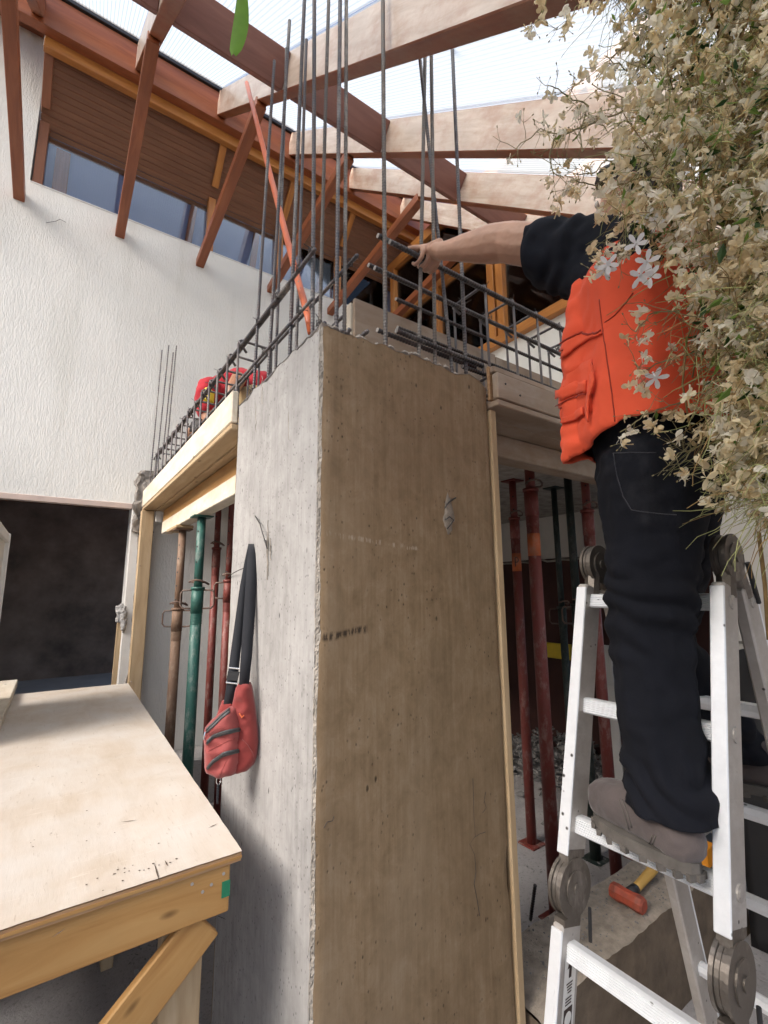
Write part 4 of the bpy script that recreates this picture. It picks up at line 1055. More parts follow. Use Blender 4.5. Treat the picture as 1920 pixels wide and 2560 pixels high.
def bag():
    random.seed(4)
    g = thing('sling_bag', 'dusty red sling bag with black zips hanging on the column by a wire', 'bag', at(585, 1940, D=1.5))
    side = pillow('back_panel', [(597, 1707), (623, 1707), (628, 1717), (635, 1760), (643, 1821), (645, 1857), (641, 1891), (634, 1911), (617, 1928), (594, 1934), (575, 1925), (572, 1830), (582, 1754), (589, 1720)], 1.50, .030, M['bag_dark'], g, 5, .010)
    tab = pillow('strap_tab', [(555, 1752), (582, 1754), (588, 1775), (560, 1800), (540, 1792)], 1.50, .010, M['bag_dark'], g, 5)
    body = pillow('pouch', [(513, 1818), (528, 1800), (545, 1786), (572, 1768), (590, 1764), (600, 1790), (605, 1822), (602, 1850), (604, 1885), (600, 1915), (590, 1934), (552, 1944), (544, 1939), (519, 1928), (515, 1912), (514, 1874), (512, 1840)], 1.485, .046, M['bag'], g, 5, .014, .5, 26)
    bb = bvh_of(body)
    for pts in ([(517, 1827), (535, 1811), (552, 1794), (574, 1776)], [(517, 1857), (532, 1841), (560, 1831), (601, 1823)], [(518, 1920), (532, 1903), (560, 1884), (600, 1876)]):
        e0 = [(x, y-5) for x, y in pts]; e1 = [(x+1, y+5) for x, y in pts]
        z = patch(bb, (e0, e1), .002, .003, 'zip', M['zip'], body, 3)
        seam(bb, pts, .0012, .0045, 'zip_teeth', M['black_plastic'], z)
    for pts in ([(521, 1878), (545, 1865), (575, 1850), (600, 1844)], [(548, 1940), (558, 1920), (566, 1902)]): seam(bb, pts, .0011, .0006, 'seam', M['bag_dark'], body)
    sb = bvh_of(side)
    seam(sb, [(606, 1848), (620, 1862), (632, 1882), (635, 1898)], .0011, .001, 'seam', M['bag'], side)
    p = hit(sb, 604, 1789, .004)
    if p: mb = MB(); mb.tube([p+Vector((-.005, .004, .008)), p+Vector((.002, 0, -.004)), p+Vector((.006, -.004, .002))], .0022, 6); mb.build('maker_badge', M['pvc'], side)
    def strap(name, pts, mat, parent):
        v = []; f = []
        for x, y, D, wpx in pts:
            v += [at(x-wpx/2, y, D=D), at(x+wpx/2, y, D=D+.006)]
        for k in range(len(pts)-1): f.append((2*k, 2*k+1, 2*k+3, 2*k+2))
        o = put(name, mesh(name, v, f, True), mat, parent); md = o.modifiers.new('t', 'SOLIDIFY'); md.thickness = .0025; md.offset = 0
        return o
    s1 = strap('strap', [(629, 1360, 1.590, 17), (631, 1385, 1.575, 24), (629, 1440, 1.56, 28), (623, 1540, 1.535, 29), (616, 1640, 1.510, 28), (610, 1712, 1.490, 25)], M['strap'], g)
    s2 = strap('strap', [(627, 1360, 1.595, 12), (619, 1400, 1.585, 14), (609, 1470, 1.57, 20), (598, 1560, 1.545, 23), (588, 1640, 1.520, 25), (581, 1700, 1.505, 26), (572, 1760, 1.492, 26)], M['strap'], g)
    for (x, y) in ((586, 1670), (579, 1707)):
        mb = MB(); mb.tube([at(x-14, y-1, D=1.500), at(x+14, y+2, D=1.504)], .0028, 8); mb.build('buckle_bar', M['chrome'], s2)
    mb = MB(); mb.prism([at(570, 1678, D=1.497), at(598, 1680, D=1.500), at(593, 1702, D=1.497), at(566, 1700, D=1.494)], _fw*.006); mb.build('buckle', M['black_plastic'], s2)
    mb = MB(); mb.tube([at(570, 1443, X=.549), at(584, 1432, X=.535), at(600, 1424, X=.528), at(613, 1419, X=.53)], .0016, 6); mb.build('hook_wire', M['wire'], s1, True)
    c = at(546, 1952, D=1.47); mb = MB()
    mb.tube([c+_rt*(math.cos(k*.7)*.006)+Vector((0, 0, math.sin(k*.7)*.011)) for k in range(10)], .0011, 5)
    kr = mb.build('ring', M['chrome'], g, True); mb = MB()
    P = []; Q = []
    for k in range(18): P.append(c+Vector((0, 0, -.009-k*.0030))); Q.append(.0048-.0001*k if k % 2 else .0030)
    mb.tube(P, .004, 7, True, Q); mb.build('fob', M['strap'], kr)
    p = hit(bb, 516, 1829, .004) or at(516, 1829, D=1.48); mb = MB(); mb.tube([p, p+Vector((-.003, -.002, -.010)), p+Vector((-.003, -.002, -.020))], .0024, 6); mb.build('zip_puller', M['chrome'], body)
bag()

# ================================================================ low wall, hammer and the clutter beside it
lw = thing('low_wall', 'knee-high concrete wall with brown earthy side that carries the hammer', 'wall', (1.9, 1.15, 0))
def lowwall():
    x0, x1, y0, y1, z = 1.265, 2.74, 1.03, 1.27, .35
    n, mm = 60, 14; v = []; f = []
    for j in range(mm+1):
        for i in range(n+1):
            x = x0+(x1-x0)*i/n; y = y0+(y1-y0)*j/mm
            zz = z+.008*noise.noise(Vector((x*9, y*9, 0)))+.004*noise.noise(Vector((x*35, y*35, 1)))-(.03*max(0, (1.42-x)/.15))
            if j == 0: y += .006*noise.noise(Vector((x*22, 3, 0))); zz -= .006
            v.append((x, y, zz))
    for j in range(mm):
        for i in range(n): a = j*(n+1)+i; f.append((a, a+1, a+n+2, a+n+1))
    put('cap', mesh('cap', v, f, True), M['cap'], lw)
    v2 = []; f2 = []
    for i in range(n+1): 
        a = Vector(v[i]); v2 += [a, Vector((a.x, y0+.004, -.02))]
    for i in range(n): f2.append((2*i+1, 2*i+3, 2*i+2, 2*i))
    put('front_face', mesh('front', v2, f2, True), M['soil'], lw)
    mb = MB(); b = mm*(n+1)
    mb.add([v[0], v[b], (x0, y1, -.02), (x0, y0, -.02)], [(0, 1, 2, 3)]); mb.add([v[b], v[b+n], (x1, y1, -.02), (x0, y1, -.02)], [(0, 1, 2, 3)])
    mb.build('end_face', M['soil'], lw)
lowwall()
# grit on the cap
mb = MB(); random.seed(9)
for k in range(420):
    x = random.uniform(1.3, 2.5); y = random.uniform(1.045, 1.26); s = random.uniform(.0015, .0055); c = Vector((x, y, .352+s*.3))
    mb.add([c+Vector((s, 0, 0)), c+Vector((-s*.6, s*.9, 0)), c+Vector((-s*.5, -s, 0)), c+Vector((0, 0, s))], [(0, 1, 3), (1, 2, 3), (2, 0, 3)])
tag(mb.build('grit', M['rubble'], lw), kind='stuff')
def hammer():
    g = thing('sledge_hammer', 'short sledge hammer with worn red head on the low wall', 'hammer', (1.95, 1.12, .36))
    a = at(1528, 2222, Z=.385); b = at(1612, 2268, Z=.385); d = (b-a).normalized(); u = Vector((-d.y, d.x, 0)); zv = Vector((0, 0, 1)); c = (a+b)/2; L = (b-a).length
    bm = MB(); prof = [(-.5, .62), (-.46, .92), (-.30, 1), (-.12, .9), (.12, .9), (.30, 1), (.46, .92), (.5, .62)]; rows = []
    h = .027
    for t, s in prof: rows.append([c+d*(t*L)+u*(math.cos(q)*h*s*1.12)+zv*(math.sin(q)*h*s*1.12) for q in [math.pi/8+k*math.pi/4 for k in range(8)]])
    vv = [p for r_ in rows for p in r_]; ff = [(i*8+k, i*8+(k+1) % 8, (i+1)*8+(k+1) % 8, (i+1)*8+k) for i in range(len(rows)-1) for k in range(8)]
    ff += [tuple(reversed(range(8))), tuple((len(rows)-1)*8+k for k in range(8))]
    bm.add(vv, ff); hd = bm.build('head', M['paint_red'], g)
    e = at(1636, 2168, Z=.395); dirh = (e-c).normalized(); dirh.z = .03
    mb = MB(); mb.tube([c+dirh*.02, c+dirh*.055, c+dirh*.075], .022, 12, True, [.024, .021, .019]); mb.build('rubber_collar', M['black_plastic'], g, True)
    mb = MB(); LL = (e-c).length+.02; mb.tube([c+dirh*(.07+(LL-.07)*k/6) for k in range(7)], .017, 14, True, [.0165, .016, .0165, .0175, .0185, .019, .015]); mb.build('handle', M['yellow_wood'], g, True)
hammer()
# leaning ply offcut, box and orange tool behind the ladder
bx = thing('wooden_crate', 'pale plywood crate standing behind the ladder', 'crate', (2.45, 1.42, 0))
a = at(1745, 1990, Y=1.36); b = at(1800, 2110, Y=1.36)
board('side_panel', (a.x, 1.36, .0), (a.x+.20, 1.375, .62), M['pine_pale'], bx)
board('side_panel', (a.x+.202, 1.36, .0), (a.x+.215, 1.60, .62), M['pine_orange'], bx)
board('side_panel', (a.x, 1.376, .0), (a.x+.012, 1.60, .62), M['pine_orange'], bx)
ot = thing('power_tool', 'orange and black power tool lying on the low wall behind the boot', 'tool', (2.3, 1.12, .36))
c = at(1768, 2135, Z=.40)
mb = MB(); mb.prism([c+Vector((-.05, -.02, -.035)), c+Vector((.05, -.02, -.035)), c+Vector((.065, -.02, .01)), c+Vector((.02, -.02, .045)), c+Vector((-.045, -.02, .03))], (0, .06, 0)); mb.build('housing', M['orange_pl'], ot)
mb = MB(); mb.prism([c+Vector((.052, -.03, -.04)), c+Vector((.17, -.03, -.04)), c+Vector((.17, -.03, .02)), c+Vector((.066, -.03, .02))], (0, .08, 0)); mb.build('battery', M['black_plastic'], ot)
# a short bar leaning on the ground by the column cleat
mb = MB(); rebar_mb(mb, at(1326, 2300, Y=1.5), at(1338, 2212, Y=1.45), .007, .012, 7)
tag(put('rebar_offcut', mb.mesh('stub', True), M['rebar_dark']), 'dark rebar piece leaning beside the yellow cleat of the column', 'rebar')
# yellow spirit level and ribbed white panel in the lower room
yl = thing('yellow_plank', 'yellow painted plank leaning in the lower room', 'plank', (3.9, 2.7, 0))
a = at(1365, 1605, X=4.0); b = at(1432, 1650, X=4.0); mb = MB(); mb.box((3.97, min(a.y, b.y), b.z), (4.0, max(a.y, b.y), a.z)); mb.build('plank', M['yellow'], yl)
rd = thing('ribbed_panel', 'white ribbed panel standing on the floor of the lower room', 'panel', (3.6, 1.9, 0))
a = at(1502, 1612, X=3.6); b = at(1538, 1715, X=3.6); k = 6
for i in range(k):
    y0 = a.y+(b.y-a.y)*i/k; y1 = a.y+(b.y-a.y)*(i+.86)/k; mb = MB(); mb.box((3.58, min(y0, y1), b.z), (3.60, max(y0, y1), a.z)); mb.build('rib', M['white_trim'], rd)
mb = MB(); mb.box((3.601, b.y, .0), (3.615, a.y, a.z)); mb.build('back_sheet', M['white_trim'], rd)
# rubble heap
random.seed(21)
mb = MB()
for k in range(900):
    x = random.gauss(3.75, .28); y = random.gauss(2.75, .42); h = max(0, .34-.55*math.hypot((x-3.8)/1.0, (y-2.8)/1.4)); z = h*random.random(); s = random.uniform(.012, .05)
    c = Vector((x, y, z+s*.3)); q = [c+Vector((random.uniform(-1, 1), random.uniform(-1, 1), random.uniform(-.6, .8)))*s for _ in range(6)]
    bmh = q; mb.add(bmh, [(0, 1, 2), (0, 2, 3), (0, 3, 4), (0, 4, 1), (5, 2, 1), (5, 3, 2), (5, 4, 3), (5, 1, 4)])
tag(mb.build('rubble_heap', M['rubble']), 'heap of broken grey rubble on the floor of the lower room', 'rubble', kind='stuff')
mb = MB()
for k in range(700):
    x = random.uniform(1.3, 3.9); y = random.uniform(1.35, 3.8); s = random.uniform(.004, .016); c = Vector((x, y, s*.3+.006)); q = [c+Vector((random.uniform(-1, 1), random.uniform(-1, 1), random.uniform(-.6, .8)))*s for _ in range(4)]
    mb.add(q, [(0, 1, 2), (0, 3, 1), (1, 3, 2), (2, 3, 0)])
for k in range(500):
    x = random.uniform(.40, .56); y = random.uniform(1.5, 2.9); s = random.uniform(.004, .013); c = Vector((x, y, s*.3+.006)); q = [c+Vector((random.uniform(-1, 1), random.uniform(-1, 1), random.uniform(-.6, .8)))*s for _ in range(4)]
    mb.add(q, [(0, 1, 2), (0, 3, 1), (1, 3, 2), (2, 3, 0)])
tag(mb.build('gravel', M['rubble']), 'loose gravel and crumbs on the ground around the column and props', 'gravel', kind='stuff')
# ================================================================ folding ladder
def ladder():
    g = thing('folding_ladder', 'aluminium folding ladder set up as a trestle under the worker', 'ladder', (1.2, .57, 0))
    YL, YR = .725, .415; SLP = .26
    def fx(z): return 1.168+SLP*(z-1.52)
    def bx(z): return 1.262-SLP*(z-1.60)
    S = Vector((SLP, 0, 1)).normalized(); Sb = Vector((-SLP, 0, 1)).normalized()
    def stile(y, z0, z1, X, s, nm, out):
        # channel profile: wide web facing outward, bright nose facing front
        a = Vector((X(z0), y, z0)); b = Vector((X(z1), y, z1))
        o = beam(nm, a, b, .026, .068, M['alu_dull'], g, (1, 0, 0), .004)
        front = -1 if s > 0 else 1
        fn = beam('stile_nose', a+Vector((front*.036, 0, 0)), b+Vector((front*.036, 0, 0)), .0275, .006, M['alu'], o, (1, 0, 0), .002)
        return o
    for y, out in ((YL, 1), (YR, -1)):
        lo = stile(y, .01, .83, fx, 1, 'lower_stile', out); hi = stile(y, .965, 1.555, fx, 1, 'upper_stile', out)
        stile(y, .01, .83, bx, -1, 'back_lower_stile', out); stile(y, .965, 1.555, bx, -1, 'back_upper_stile', out)
        for X, nm in ((fx, 'hinge'), (bx, 'back_hinge')):
            c = Vector((X(.897), y, .897)); h = MB()
            for k, (w0, w1, r_) in enumerate(((-.015, -.009, .058), (-.0085, -.001, .054), (.0, .0075, .054), (.008, .015, .058))):
                h.tube([c+Vector((0, w0, 0)), c+Vector((0, w1, 0))], r_, 28)
            for z0 in (-.11, .05): 
                p0 = Vector((X(.897+z0), y, .897+z0)); p1 = Vector((X(.897+z0+.06), y, .897+z0+.06)); h.prism([p0+Vector((-.030, -.0125, 0)), p0+Vector((.030, -.0125, 0)), p1+Vector((.030, -.0125, 0)), p1+Vector((-.030, -.0125, 0))], (0, .025, 0))
            hb = h.build(nm, M['steel_hinge'], g, False)
            for s in (-1, 1):
                q = MB(); q.tube([c+Vector((0, s*.012, 0)), c+Vector((0, s*.0185, 0)), c+Vector((0, s*.0186, 0)), c+Vector((0, s*.022, 0))], .03, 24, True, [.034, .034, .012, .012]); q.build('hinge_boss', M['steel_hinge'], hb, False)
            q = MB(); q.tube([c+Vector((.040, -.019, -.05)), c+Vector((.034, -.019, -.115))], .004, 6); q.build('lock_lever', M['black_plastic'], hb)
        # top hinge
        c = Vector((1.213, y, 1.615)); h = MB()
        for k, (w0, w1, r_) in enumerate(((-.015, -.008, .052), (-.0075, .0, .048), (.001, .0075, .048), (.008, .015, .052))): h.tube([c+Vector((0, w0, 0)), c+Vector((0, w1, 0))], r_, 28)
        h.tube([c+Vector((-.03, 0, -.085)), c+Vector((-.012, 0, 0))], .019, 8); h.tube([c+Vector((.062, 0, -.085)), c+Vector((.02, 0, 0))], .019, 8)
        hb = h.build('top_hinge', M['steel_hinge'], g)
        for s in (-1, 1):
            q = MB(); q.tube([c+Vector((0, s*.012, 0)), c+Vector((0, s*.0185, 0)), c+Vector((0, s*.0186, 0)), c+Vector((0, s*.022, 0))], .03, 24, True, [.032, .032, .011, .011]); q.build('hinge_boss', M['steel_hinge'], hb)
        q = MB(); q.tube([c+Vector((.05, -.020, -.01)), c+Vector((.085, -.020, -.10))], .005, 6); q.build('lock_lever', M['black_plastic'], hb)
        for X in (fx, bx):
            for z in (.275, .525, .788, 1.02, 1.27, 1.52):
                mb = MB(); p = Vector((X(z), y+out*.0135, z)); mb.tube([p+Vector((0, -out*.002, 0)), p+Vector((0, out*.003, 0))], .015, 12); mb.tube([p, p+Vector((0, out*.004, 0))], .009, 10); mb.build('rung_rivet', M['alu_dull'], g)
            mb = MB(); mb.box((X(.02)-.04, y-.022, 0), (X(.02)+.04, y+.022, .03)); mb.build('rubber_foot', M['black_plastic'], g)
    for X, s in ((fx, 1), (bx, -1)):
        for z in (.275, .525, .788, 1.02, 1.27, 1.52):
            # D-shaped ribbed rung
            v = []; f = []; prof = [(.014, -.013), (.016, .0), (.010, .014), (-.008, .0165)]
            for k in range(7): prof += [(-.0135-(.0 if k % 2 else .0), .0150-k*.0044), (-.0160, .0138-k*.0044), (-.0160, .0122-k*.0044), (-.0135, .0110-k*.0044)]
            prof += [(-.010, -.0185), (.008, -.0165)]
            n = len(prof)
            for y in (YR+.011, YL-.011):
                for (px_, pz) in prof: v.append((X(z)+s*(px_+pz*.26), y, z+pz-px_*.0))
            f = [(k, (k+1) % n, n+(k+1) % n, n+k) for k in range(n)]+[tuple(reversed(range(n))), tuple(range(n, 2*n))]
            put('rung', mesh('rung', v, f), M['alu'], g)
    # warning sticker on the lower front stile: arrow, small print, circle
    y = YR
    def on(u, z): z = z+.050; return Vector((fx(z)+u, YL-.0142, z))
    st = MB(); zz0, zz1 = .575, .735
    st.add([on(-.020, zz0), on(.022, zz0), on(.022, zz1), on(-.020, zz1)], [(0, 1, 2, 3)]); so_ = st.build('warning_sticker', M['white_trim'], g)
    ar = MB(); D = Vector((0, -.0006, 0))
    def quad(mb, pts): mb.add([on(u, z)+D for u, z in pts], [tuple(range(len(pts)))])
    quad(ar, [(-.004, .692), (.005, .692), (.005, .710), (-.004, .710)]); quad(ar, [(-.011, .709), (.012, .709), (.0005, .726)])
    for k in range(4): quad(ar, [(-.011+.002*k, .682-k*.005), (.011-.001*k, .682-k*.005), (.011-.001*k, .6845-k*.005), (-.011+.002*k, .6845-k*.005)])
    for k in range(3): quad(ar, [(-.011, .658-k*.005), (.010, .658-k*.005), (.010, .6605-k*.005), (-.011, .6605-k*.005)])
    quad(ar, [(-.014, .607), (.015, .607), (.015, .643), (-.014, .643)])
    for k in range(2): quad(ar, [(.0, .594-k*.008), (.014, .594-k*.008), (.014, .598-k*.008), (.0, .598-k*.008)])
    ar.build('sticker_print', M['print_dark'], so_)
    ci = MB(); D = Vector((0, -.0012, 0)); quad(ci, [(.0005+.012*math.cos(q*.5236), .625+.012*math.sin(q*.5236)) for q in range(12)]); ci.build('sticker_circle', M['white_trim'], so_)
M['print_dark'] = plain('dark_brown_print', (.04, .022, .018), .6)
ladder()

# ================================================================ worker on the ladder
def rotz(a): return Matrix.Rotation(a, 3, 'Z')
def worker():
    g = thing('person', 'worker in orange vest, dark shirt and jeans standing on the ladder gripping a bar', 'person', (1.2, .57, 1.0))
    yaw = R(10); B = rotz(yaw)                         # body faces +Y, turned a little to the left
    def loc(p, lat, fwd, up): return Vector(p)+B @ Vector((lat, fwd, up))
    pel = at(1655, 1130, D=1.10); 
    chest = at(1632, 800, D=1.10); neck = at(1588, 590, D=1.12); head = at(1590, 492, D=1.13)
    lsh = at(1492, 630, D=1.165); elbow = at(1262, 606, D=1.30); 
    bar = Vector((0, 1.125-.009, 2.690)); hb = at(1052, 640, Y=1.116); hx = hb.x
    grip = Vector((hx+.015, 1.116, 2.688))
    wrist = at(1108, 628, D=1.395)
    lfoot = at(1690, 2110, Z=1.045)
    # ---- skin: head, neck, left arm and hand in one surface
    prims = chain([(neck+Vector((0, 0, -.06)), .062), (neck+Vector((0, .01, .03)), .058), (head+Vector((0, 0, -.05)), .06)])
    prims += [(head, (.078, .098, .115), B), (head+B @ Vector((0, .05, -.055)), (.055, .06, .06), B), (head+B @ Vector((0, .098, -.015)), (.014, .022, .03), B),
              (head+B @ Vector((-.077, -.005, -.01)), (.010, .022, .032), B), (head+B @ Vector((.077, -.005, -.01)), (.010, .022, .032), B), (head+B @ Vector((0, .088, -.062)), (.028, .018, .012), B)]
    prims += chain([(lsh, .068), (lsh.lerp(elbow, .5), .066), (elbow.lerp(lsh, .12), .062), (elbow, .058), (elbow.lerp(wrist, .22), .058), (elbow.lerp(wrist, .5), .049), (elbow.lerp(wrist, .8), .036), (wrist, .030)], None, 8)
    # hand: palm behind the bars, fingers wrapping under, thumb over
    hd = (grip-wrist).normalized(); bx_ = Vector((1, 0, 0)); 
    palm0 = wrist.lerp(grip, .35)+Vector((0, -.012, .004)); 
    pw = rotz(0)
    knu = grip+Vector((0, -.030, .016))
    prims += chain([(wrist, (.026, .024, .026)), (palm0, (.034, .024, .028)), (knu+Vector((.022, .004, -.004)), (.034, .019, .024)), (knu+Vector((.004, 0, .0)), (.036, .016, .020))], None, 6)
    for k in range(4):
        x = grip.x+.038-k*.0232; r_ = (.0108, .0112, .0108, .0095)[k]; c = Vector((x, 1.118, 2.686)); rad = .0255+(.002 if k == 1 else 0)
        pts = []
        for j, an in enumerate((150, 185, 222, 262, 302, 335)):      # around the two bars: front, below, behind
            a = R(an); pts.append((c+Vector((.004*math.sin(k), math.cos(a)*rad*1.15-.004, math.sin(a)*rad*1.02)), r_*(1-.05*j)))
        prims += chain(pts, None, 4)
    th = [(palm0+Vector((-.006, -.012, .022)), .014), (knu+Vector((-.004, .006, .014)), .0125), (grip+Vector((-.042, -.004, .022)), .0105), (grip+Vector((-.060, .010, .022)), .0090)]
    prims += chain(th, None, 5)
    body = blob('body', prims, .0042, M['skin'], g, 3, lambda p, n: .0012*noise.noise(p*38)+.0007*noise.noise(p*110))
    # thumb nail
    nl = MB(); p = grip+Vector((-.062, .005, .0315)); nl.add([p+Vector((.008, -.006, 0)), p+Vector((-.004, -.006, .0)), p+Vector((-.006, .004, .001)), p+Vector((.007, .005, .001))], [(0, 1, 2, 3)]); nl.build('nail', M['skin2'], body)
    # ---- hair
    blob('hair', [(head+B @ Vector((0, -.018, .028)), (.084, .098, .100), B), (head+B @ Vector((0, -.05, -.02)), (.074, .06, .085), B), (head+B @ Vector((0, .05, .085)), (.06, .05, .04), B)], .007, M['hair'], g, 2, lambda p, n: .006*noise.noise(p*55)+.004*noise.noise(p*140))
    for s in (-1, 1):
        e = MB(); c = head+B @ Vector((s*.032, .088, .012)); e.tube([c, c+B @ Vector((0, .006, 0))], .011, 10, True); e.build('eye', M['white_trim'], body, True)
        e = MB(); c = head+B @ Vector((s*.032, .0945, .012)); e.tube([c, c+B @ Vector((0, .002, 0))], .005, 8, True); e.build('iris', M['hair'], body)
    # ---- shirt
    def tors(k=0.0):
        return chain([(pel+Vector((0, 0, -.02)), (.185+k, .145+k, .09)), (pel+Vector((0, 0, .10)), (.190+k, .150+k, .08)), (chest+Vector((0, 0, -.06)), (.185+k, .140+k, .09)), (chest+Vector((-.008, .01, .09)), (.180+k, .128+k, .09)), (neck+Vector((.0, 0, -.10)), (.150+k, .105+k, .06))], B, 8)
    mid = lsh.lerp(elbow, .60)
    rsh = neck+B @ Vector((.20, -.01, -.10)); rel = rsh+B @ Vector((.06, .12, -.25))
    sh = tors(-.004)+chain([(neck+Vector((0, 0, -.10)), .085), (neck+Vector((0, 0, -.03)), .066)])+chain([(neck+B @ Vector((-.08, 0, -.09)), .075), (lsh+Vector((.0, -.01, .0)), .090), (lsh.lerp(elbow, .35)+Vector((0, 0, -.018)), .088), (mid+Vector((0, 0, -.014)), .082)], None, 8)
    sh += chain([(chest+B @ Vector((-.10, .0, .05)), .10), (lsh+Vector((0, 0, -.075)), .088), (mid+Vector((.03, -.01, -.055)), .066)], None, 8)
    sh += chain([(neck+B @ Vector((.06, 0, -.09)), .075), (rsh, .085), (rel, .072)], None, 8)
    ax = (elbow-lsh).normalized()
    def sleeve_fold(p, n):
        t = (p-lsh).dot(ax)
        f_ = .0045*math.sin(t*95+6*noise.noise(p*9))*max(0, min(1, (t+.02)/.08)) if t > -.02 else 0
        return f_+.010*noise.noise(p*9)+.004*noise.noise(p*24)
    def cut_sleeve(me):
        bm = bmesh.new(); bm.from_mesh(me)
        end = mid+ax*.030+Vector((0, 0, .0)); dn = (ax+Vector((0, 0, -.30))).normalized()
        bmesh.ops.bisect_plane(bm, geom=bm.verts[:]+bm.edges[:]+bm.faces[:], plane_co=end, plane_no=dn, clear_outer=True)
        # keep only what is attached to the torso side is fine: nothing else lies beyond the cuff
        bm.to_mesh(me); bm.free()
    shirt = blob('shirt', sh, .0075, M['tshirt'], g, 5, sleeve_fold, cut_sleeve)
    sm = shirt.modifiers.new('t', 'SOLIDIFY'); sm.thickness = .004; sm.offset = 1
    # ---- vest
    vz0 = at(1600, 1078, D=1.05).z
    vp = chain([(pel+Vector((-.008, 0, .03)), (.222, .178, .06)), (pel+Vector((-.010, 0, .13)), (.216, .172, .08)), (chest+Vector((-.006, 0, -.06)), (.205, .160, .09)), (chest+Vector((-.010, .012, .06)), (.200, .150, .09)), (neck+Vector((.01, 0, -.12)), (.175, .140, .06)), (neck+Vector((.01, 0, -.06)), (.13, .12, .04))], B, 8)
    # loose front edge hanging open on the left
    fe = loc(pel, -.125, .125, .02); vp += chain([(fe+Vector((-.0, .02, -.05)), (.028, .058, .05)), (fe+Vector((.0, .015, .12)), (.028, .052, .06)), (fe+Vector((.01, .01, .27)), (.028, .038, .06)), (fe+Vector((.03, 0, .42)), (.025, .028, .05))], B, 6)
    def vfold(p, n):
        q = Vector((p.x*9, p.y*9, p.z*5)); fr = (B.inverted() @ (p-pel)).y
        a = .007*noise.noise(q)+.004*noise.noise(q*2.7)
        if fr > .07: a += .010*noise.noise(Vector((p.x*16, p.y*16, p.z*34)))*min(1, (fr-.07)/.08)+.004*noise.noise(p*40)
        return a
    arm = lsh+Vector((0, .0, -.03))
    def cut_vest(me):
        bm = bmesh.new(); bm.from_mesh(me); dl_ = []
        zt = neck.z-.02
        for v in bm.verts:
            p = v.co; q = B.inverted() @ (p-arm)
            inhole = (q.x/.125)**2+((q.y-.02)/.115)**2+((q.z+.005)/.150)**2 < 1 and (B.inverted() @ (p-chest)).x < -.02
            qr = B.inverted() @ (p-rsh); inr = (qr.x/.11)**2+(qr.y/.10)**2+((qr.z+.03)/.13)**2 < 1
            hem = vz0-.012+.010*noise.noise(Vector((p.x*7, p.y*7, 0)))-.030*max(0, (B.inverted() @ (p-pel)).y/.15)
            if inhole or inr or p.z < hem or p.z > zt: dl_.append(v)
        bmesh.ops.delete(bm, geom=dl_, context='VERTS')
        for _ in range(4):
            bd = [v for v in bm.verts if v.is_boundary]
            new = {}
            for v in bd:
                nb = [e.other_vert(v) for e in v.link_edges if e.is_boundary]
                if len(nb) == 2: new[v] = (nb[0].co+nb[1].co)*.25+v.co*.5
            for v, c_ in new.items(): v.co = c_
        bm.to_mesh(me); bm.free()
    vest = blob('vest', vp, .0075, M['vest'], g, 5, vfold, cut_vest)
    sm = vest.modifiers.new('t', 'SOLIDIFY'); sm.thickness = .005; sm.offset = 1
    vb = bvh_of(vest)
    for pts in ([(1503, 750), (1512, 830), (1520, 900), (1531, 980), (1540, 1055)], [(1516, 808), (1540, 790), (1566, 760), (1584, 735)], [(1540, 1058), (1600, 1062), (1680, 1060), (1760, 1056)]):
        seam(vb, pts, .0016, .0055, 'seam', M['vest_seam'], vest)
    patch(vb, ([(1395, 872), (1420, 858), (1450, 838), (1480, 836), (1510, 832)], [(1382, 905), (1405, 900), (1440, 876), (1478, 852), (1512, 838)]), .010, .005, 'pocket_flap', M['vest'], vest, 4)
    seam(vb, [(1398, 870), (1425, 852), (1455, 836), (1486, 838), (1512, 832)], .0026, .013, 'zip', M['vest_seam'], vest)
    patch(vb, ([(1378, 955), (1410, 940), (1450, 918), (1486, 898)], [(1376, 1070), (1410, 1062), (1450, 1046), (1486, 1030)]), .008, .005, 'pocket', M['vest'], vest, 6)
    patch(vb, ([(1379, 988), (1415, 972), (1450, 958), (1478, 954)], [(1376, 1010), (1415, 1000), (1450, 988), (1478, 980)]), .013, .004, 'pocket_flap', M['vest'], vest, 3)
    seam(vb, [(1382, 1022), (1416, 1010), (1450, 996), (1478, 984)], .0016, .015, 'zip', M['vest_seam'], vest)
    patch(vb, ([(1378, 1046), (1410, 1040), (1445, 1030), (1470, 1020)], [(1372, 1076), (1410, 1066), (1445, 1052), (1470, 1040)]), .013, .004, 'pocket_flap', M['vest'], vest, 3)
    patch(vb, ([(1490, 912), (1488, 950), (1484, 1000), (1480, 1056)], [(1498, 930), (1500, 960), (1488, 1004), (1486, 1058)]), .016, .004, 'strap_tab', M['vest'], vest, 3)
    patch(vb, ([(1612, 915), (1600, 945), (1596, 975)], [(1620, 930), (1628, 950), (1630, 958)]), .012, .003, 'loose_tag', M['vest_tag'], vest, 3)
    # ---- jeans
    lank = lfoot+Vector((.0, .0, .085)); hipL = loc(pel, -.09, .0, -.08); hipR = loc(pel, .09, 0, -.08)
    kneeL = at(1624, 1590, D=1.055); calfL = at(1645, 1790, D=1.035)
    rfoot = Vector((1.50, .545, 1.045)); rank = rfoot+Vector((0, 0, .085)); kneeR = loc(pel, .17, .10, -.46)
    jp = chain([(pel+Vector((0, 0, .05)), (.185, .150, .06)), (pel+Vector((0, -.005, -.06)), (.190, .155, .08))], B, 6)
    jp += chain([(hipL, .118), (hipL.lerp(kneeL, .35), .098), (kneeL, .082), (calfL, .074), (at(1670, 1920, D=1.022), .079), (at(1690, 2040, D=1.000), .084)], None, 10)
